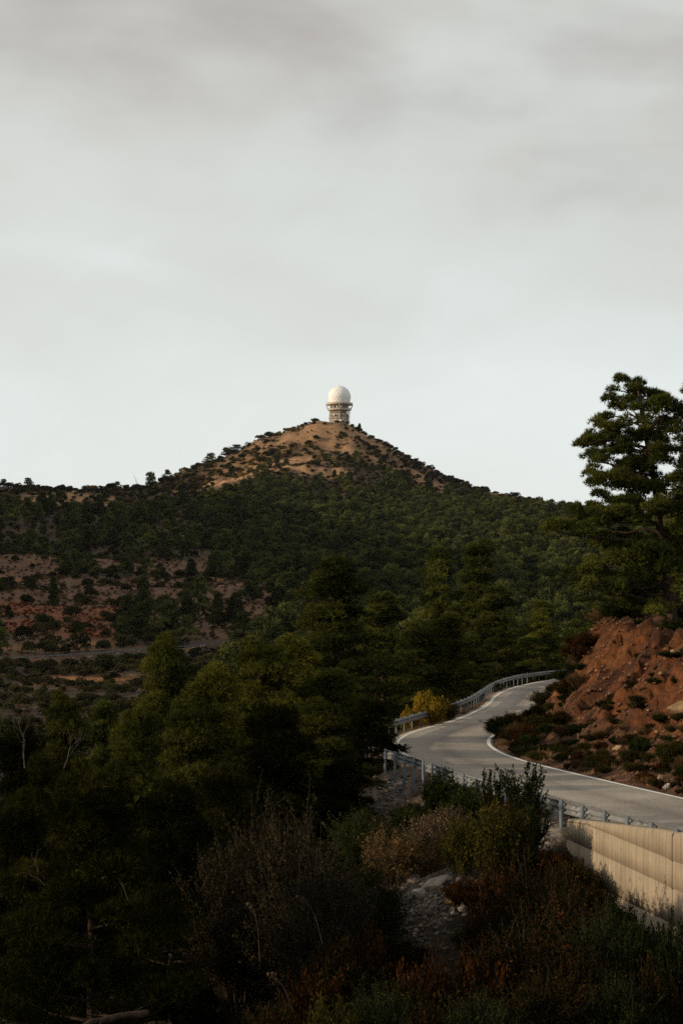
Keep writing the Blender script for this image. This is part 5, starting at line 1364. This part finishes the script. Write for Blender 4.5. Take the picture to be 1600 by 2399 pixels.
# ------------------------------------------------------------------ radar tower on the summit
def tower():
    D = 1695.0; s = D / FPX; X = (795 - 800) * s
    Z0 = (HORIZ - 1000) * s; base = hz(X, D) - 1.0
    off = base - Z0
    root = empty('radar_tower', (X, D, Z0)); tag(root, 'octagonal concrete radar tower with white radome on the summit', 'tower')
    def zz(py): return (1000 - py) * s
    a8 = R_(90) * 0 + R_(-90)          # one corner faces the camera
    def octo(r, z0, z1, mat, nm, rin=None):
        g = Geo(); prof = [(0.01, z0), (r, z0), (r, z1), (0.01, z1)] if rin is None else [(rin, z0), (r, z0), (r, z1), (rin, z1), (rin, z0)]
        g.ring(8, prof, rot=a8); return obj(nm, g.mesh(nm, M[mat]), root)
    octo(7.9, off - 1, zz(948), 'tower', 'shaft')
    octo(11.6, zz(948.5), zz(943.5), 'tower', 'roof_deck')
    octo(11.0, zz(949.6), zz(948.5), 'tower_dark', 'soffit')
    octo(10.2, zz(961.5), zz(958.5), 'tower', 'gallery'); octo(9.4, zz(963), zz(961.5), 'tower_dark', 'gallery_soffit')
    octo(8.6, zz(969), zz(967), 'tower_dark', 'ledge'); octo(8.3, zz(982), zz(980.5), 'tower_dark', 'ledge'); octo(8.2, zz(986), zz(984.8), 'tower', 'ledge')
    for k in range(8):
        a = a8 + k * math.pi / 4; g = Geo()
        g.tube([(10.0 * math.cos(a), 10.0 * math.sin(a), zz(959)), (11.3 * math.cos(a), 11.3 * math.sin(a), zz(948.5))], 0.42, 4)
        obj('column', g.mesh('column', M['tower']), root)
        g = Geo(); g.tube([(8.0 * math.cos(a), 8.0 * math.sin(a), off - 1), (8.0 * math.cos(a), 8.0 * math.sin(a), zz(963))], 0.38, 4)
        obj('pilaster', g.mesh('pilaster', M['tower']), root)
    def facewin(k, u, z, w, h, mat='window', nm='window', dep=0.25):
        a = a8 + (k + 0.5) * math.pi / 4; r = 7.9 * math.cos(math.pi / 8) + dep / 2 - 0.05
        g = Geo(); g.box((0, 0, 0), (dep, w, h)); me_ = g.mesh(nm, M[mat])
        o = obj(nm, me_, root); o.location = (r * math.cos(a) - u * math.sin(a), r * math.sin(a) + u * math.cos(a), z); o.rotation_euler = (0, 0, a)
    for k in (-2, -1, 0, 1):
        for u in (-1.9, 0, 1.9):
            facewin(k, u, zz(954), 1.1, 1.8); facewin(k, u, zz(965), 1.2, 0.9); facewin(k, u * 0.8, zz(974), 0.9, 1.5); facewin(k, u, zz(978), 0.8, 0.7)
        facewin(k, 0.9, zz(990), 1.2, 1.6)
    facewin(-1, -1.7, zz(973.5), 0.7, 1.9, 'white', 'equipment_box', 0.8); facewin(0, 0.6, zz(972.5), 0.5, 2.2, 'white', 'equipment_box', 0.8)
    facewin(0, 0.6, zz(982.5), 0.5, 2.6, 'white', 'equipment_box', 0.7); facewin(0, 2.4, zz(982), 0.4, 1.6, 'white', 'equipment_box', 0.7)
    facewin(-1, 1.0, zz(954), 0.9, 2.0, 'white', 'equipment_box', 0.9); facewin(-1, -2.2, zz(954), 0.8, 2.6, 'white', 'equipment_box', 0.9)
    facewin(0, -1.4, zz(952.5), 1.2, 2.2, 'white', 'equipment_box', 0.9)
    # dishes
    for (px, py, r, dy) in ((816, 968.5, 1.7, -6.6), (797.5, 986, 0.9, -8.3), (819, 957, 0.6, -4.5)):
        g = Geo(); cx = (px - 795) * s
        prof = [(0.01, -0.4), (r * 0.6, -0.25), (r, 0.1), (r * 0.97, 0.2), (r * 0.55, -0.1), (0.01, -0.2)]
        g.ring(14, prof); me_ = g.mesh('dish', M['white'], True); o = obj('dish', me_, root)
        o.location = (cx, dy, zz(py)); o.rotation_euler = (R_(80), 0, R_(20 if px > 800 else -10))
        g = Geo(); g.tube([(cx, dy + 0.2, zz(py)), (cx * 0.85, dy + 2.0, zz(py) - 0.3)], 0.15, 5); obj('dish_arm', g.mesh('dish_arm', M['tower_dark']), root)
    for (px, y0, y1, dy) in ((771.5, 992, 970, -3), (773.5, 995, 975, -4), (819.5, 986, 966, -3), (818, 978, 980, -5), (771, 984, 978, -1), (820, 1004, 990, -2)):
        g = Geo(); cx = (px - 795) * s; g.tube([(cx, dy, zz(y0)), (cx, dy, zz(y1))], 0.14, 5)
        ym = (y0 + y1) / 2; g.tube([(cx, dy, zz(ym)), (cx * 0.86, dy * 0.8, zz(ym))], 0.12, 4)
        obj('antenna', g.mesh('antenna', M['tower_dark']), root)
    # gallery railing
    g = Geo()
    for z in (zz(957.5), zz(956.3)):
        P = [(10.1 * math.cos(a8 + k * math.pi / 4), 10.1 * math.sin(a8 + k * math.pi / 4), z) for k in range(9)]
        for p, q in zip(P[:-1], P[1:]): g.tube([p, q], 0.07, 4)
    obj('railing', g.mesh('railing', M['tower']), root)
    # radome: faceted sphere with proud seams
    import bmesh
    r = 27.0 * s; cz = zz(930.5)
    bm = bmesh.new(); bmesh.ops.create_icosphere(bm, subdivisions=3, radius=r)
    bmesh.ops.bisect_plane(bm, geom=bm.verts[:] + bm.edges[:] + bm.faces[:], plane_co=(0, 0, zz(944) - cz), plane_no=(0, 0, -1), clear_outer=True)
    me_ = bpy.data.meshes.new('radome'); bm.to_mesh(me_); bm.free(); me_.materials.append(M['white'])
    rd = obj('radome', me_, root); rd.location = (0, 0, cz)
    bm = bmesh.new(); bmesh.ops.create_icosphere(bm, subdivisions=2, radius=r); g = Geo()
    for e in bm.edges:
        a, b = np.array(e.verts[0].co), np.array(e.verts[1].co)
        mid = unit(a + b) * r * 1.0
        if min(a[2], b[2]) > zz(944) - cz: g.tube([a, mid, b], 0.07, 4, cap=False)
    bm.free(); sm = obj('seams', g.mesh('seams', M['seam']), rd)
    g = Geo(); g.tube([(0, 0, r - cz * 0), (0, 0, r + 1.4)], 0.12, 5); obj('lightning_rod', g.mesh('lightning_rod', M['tower_dark']), rd)
tower()
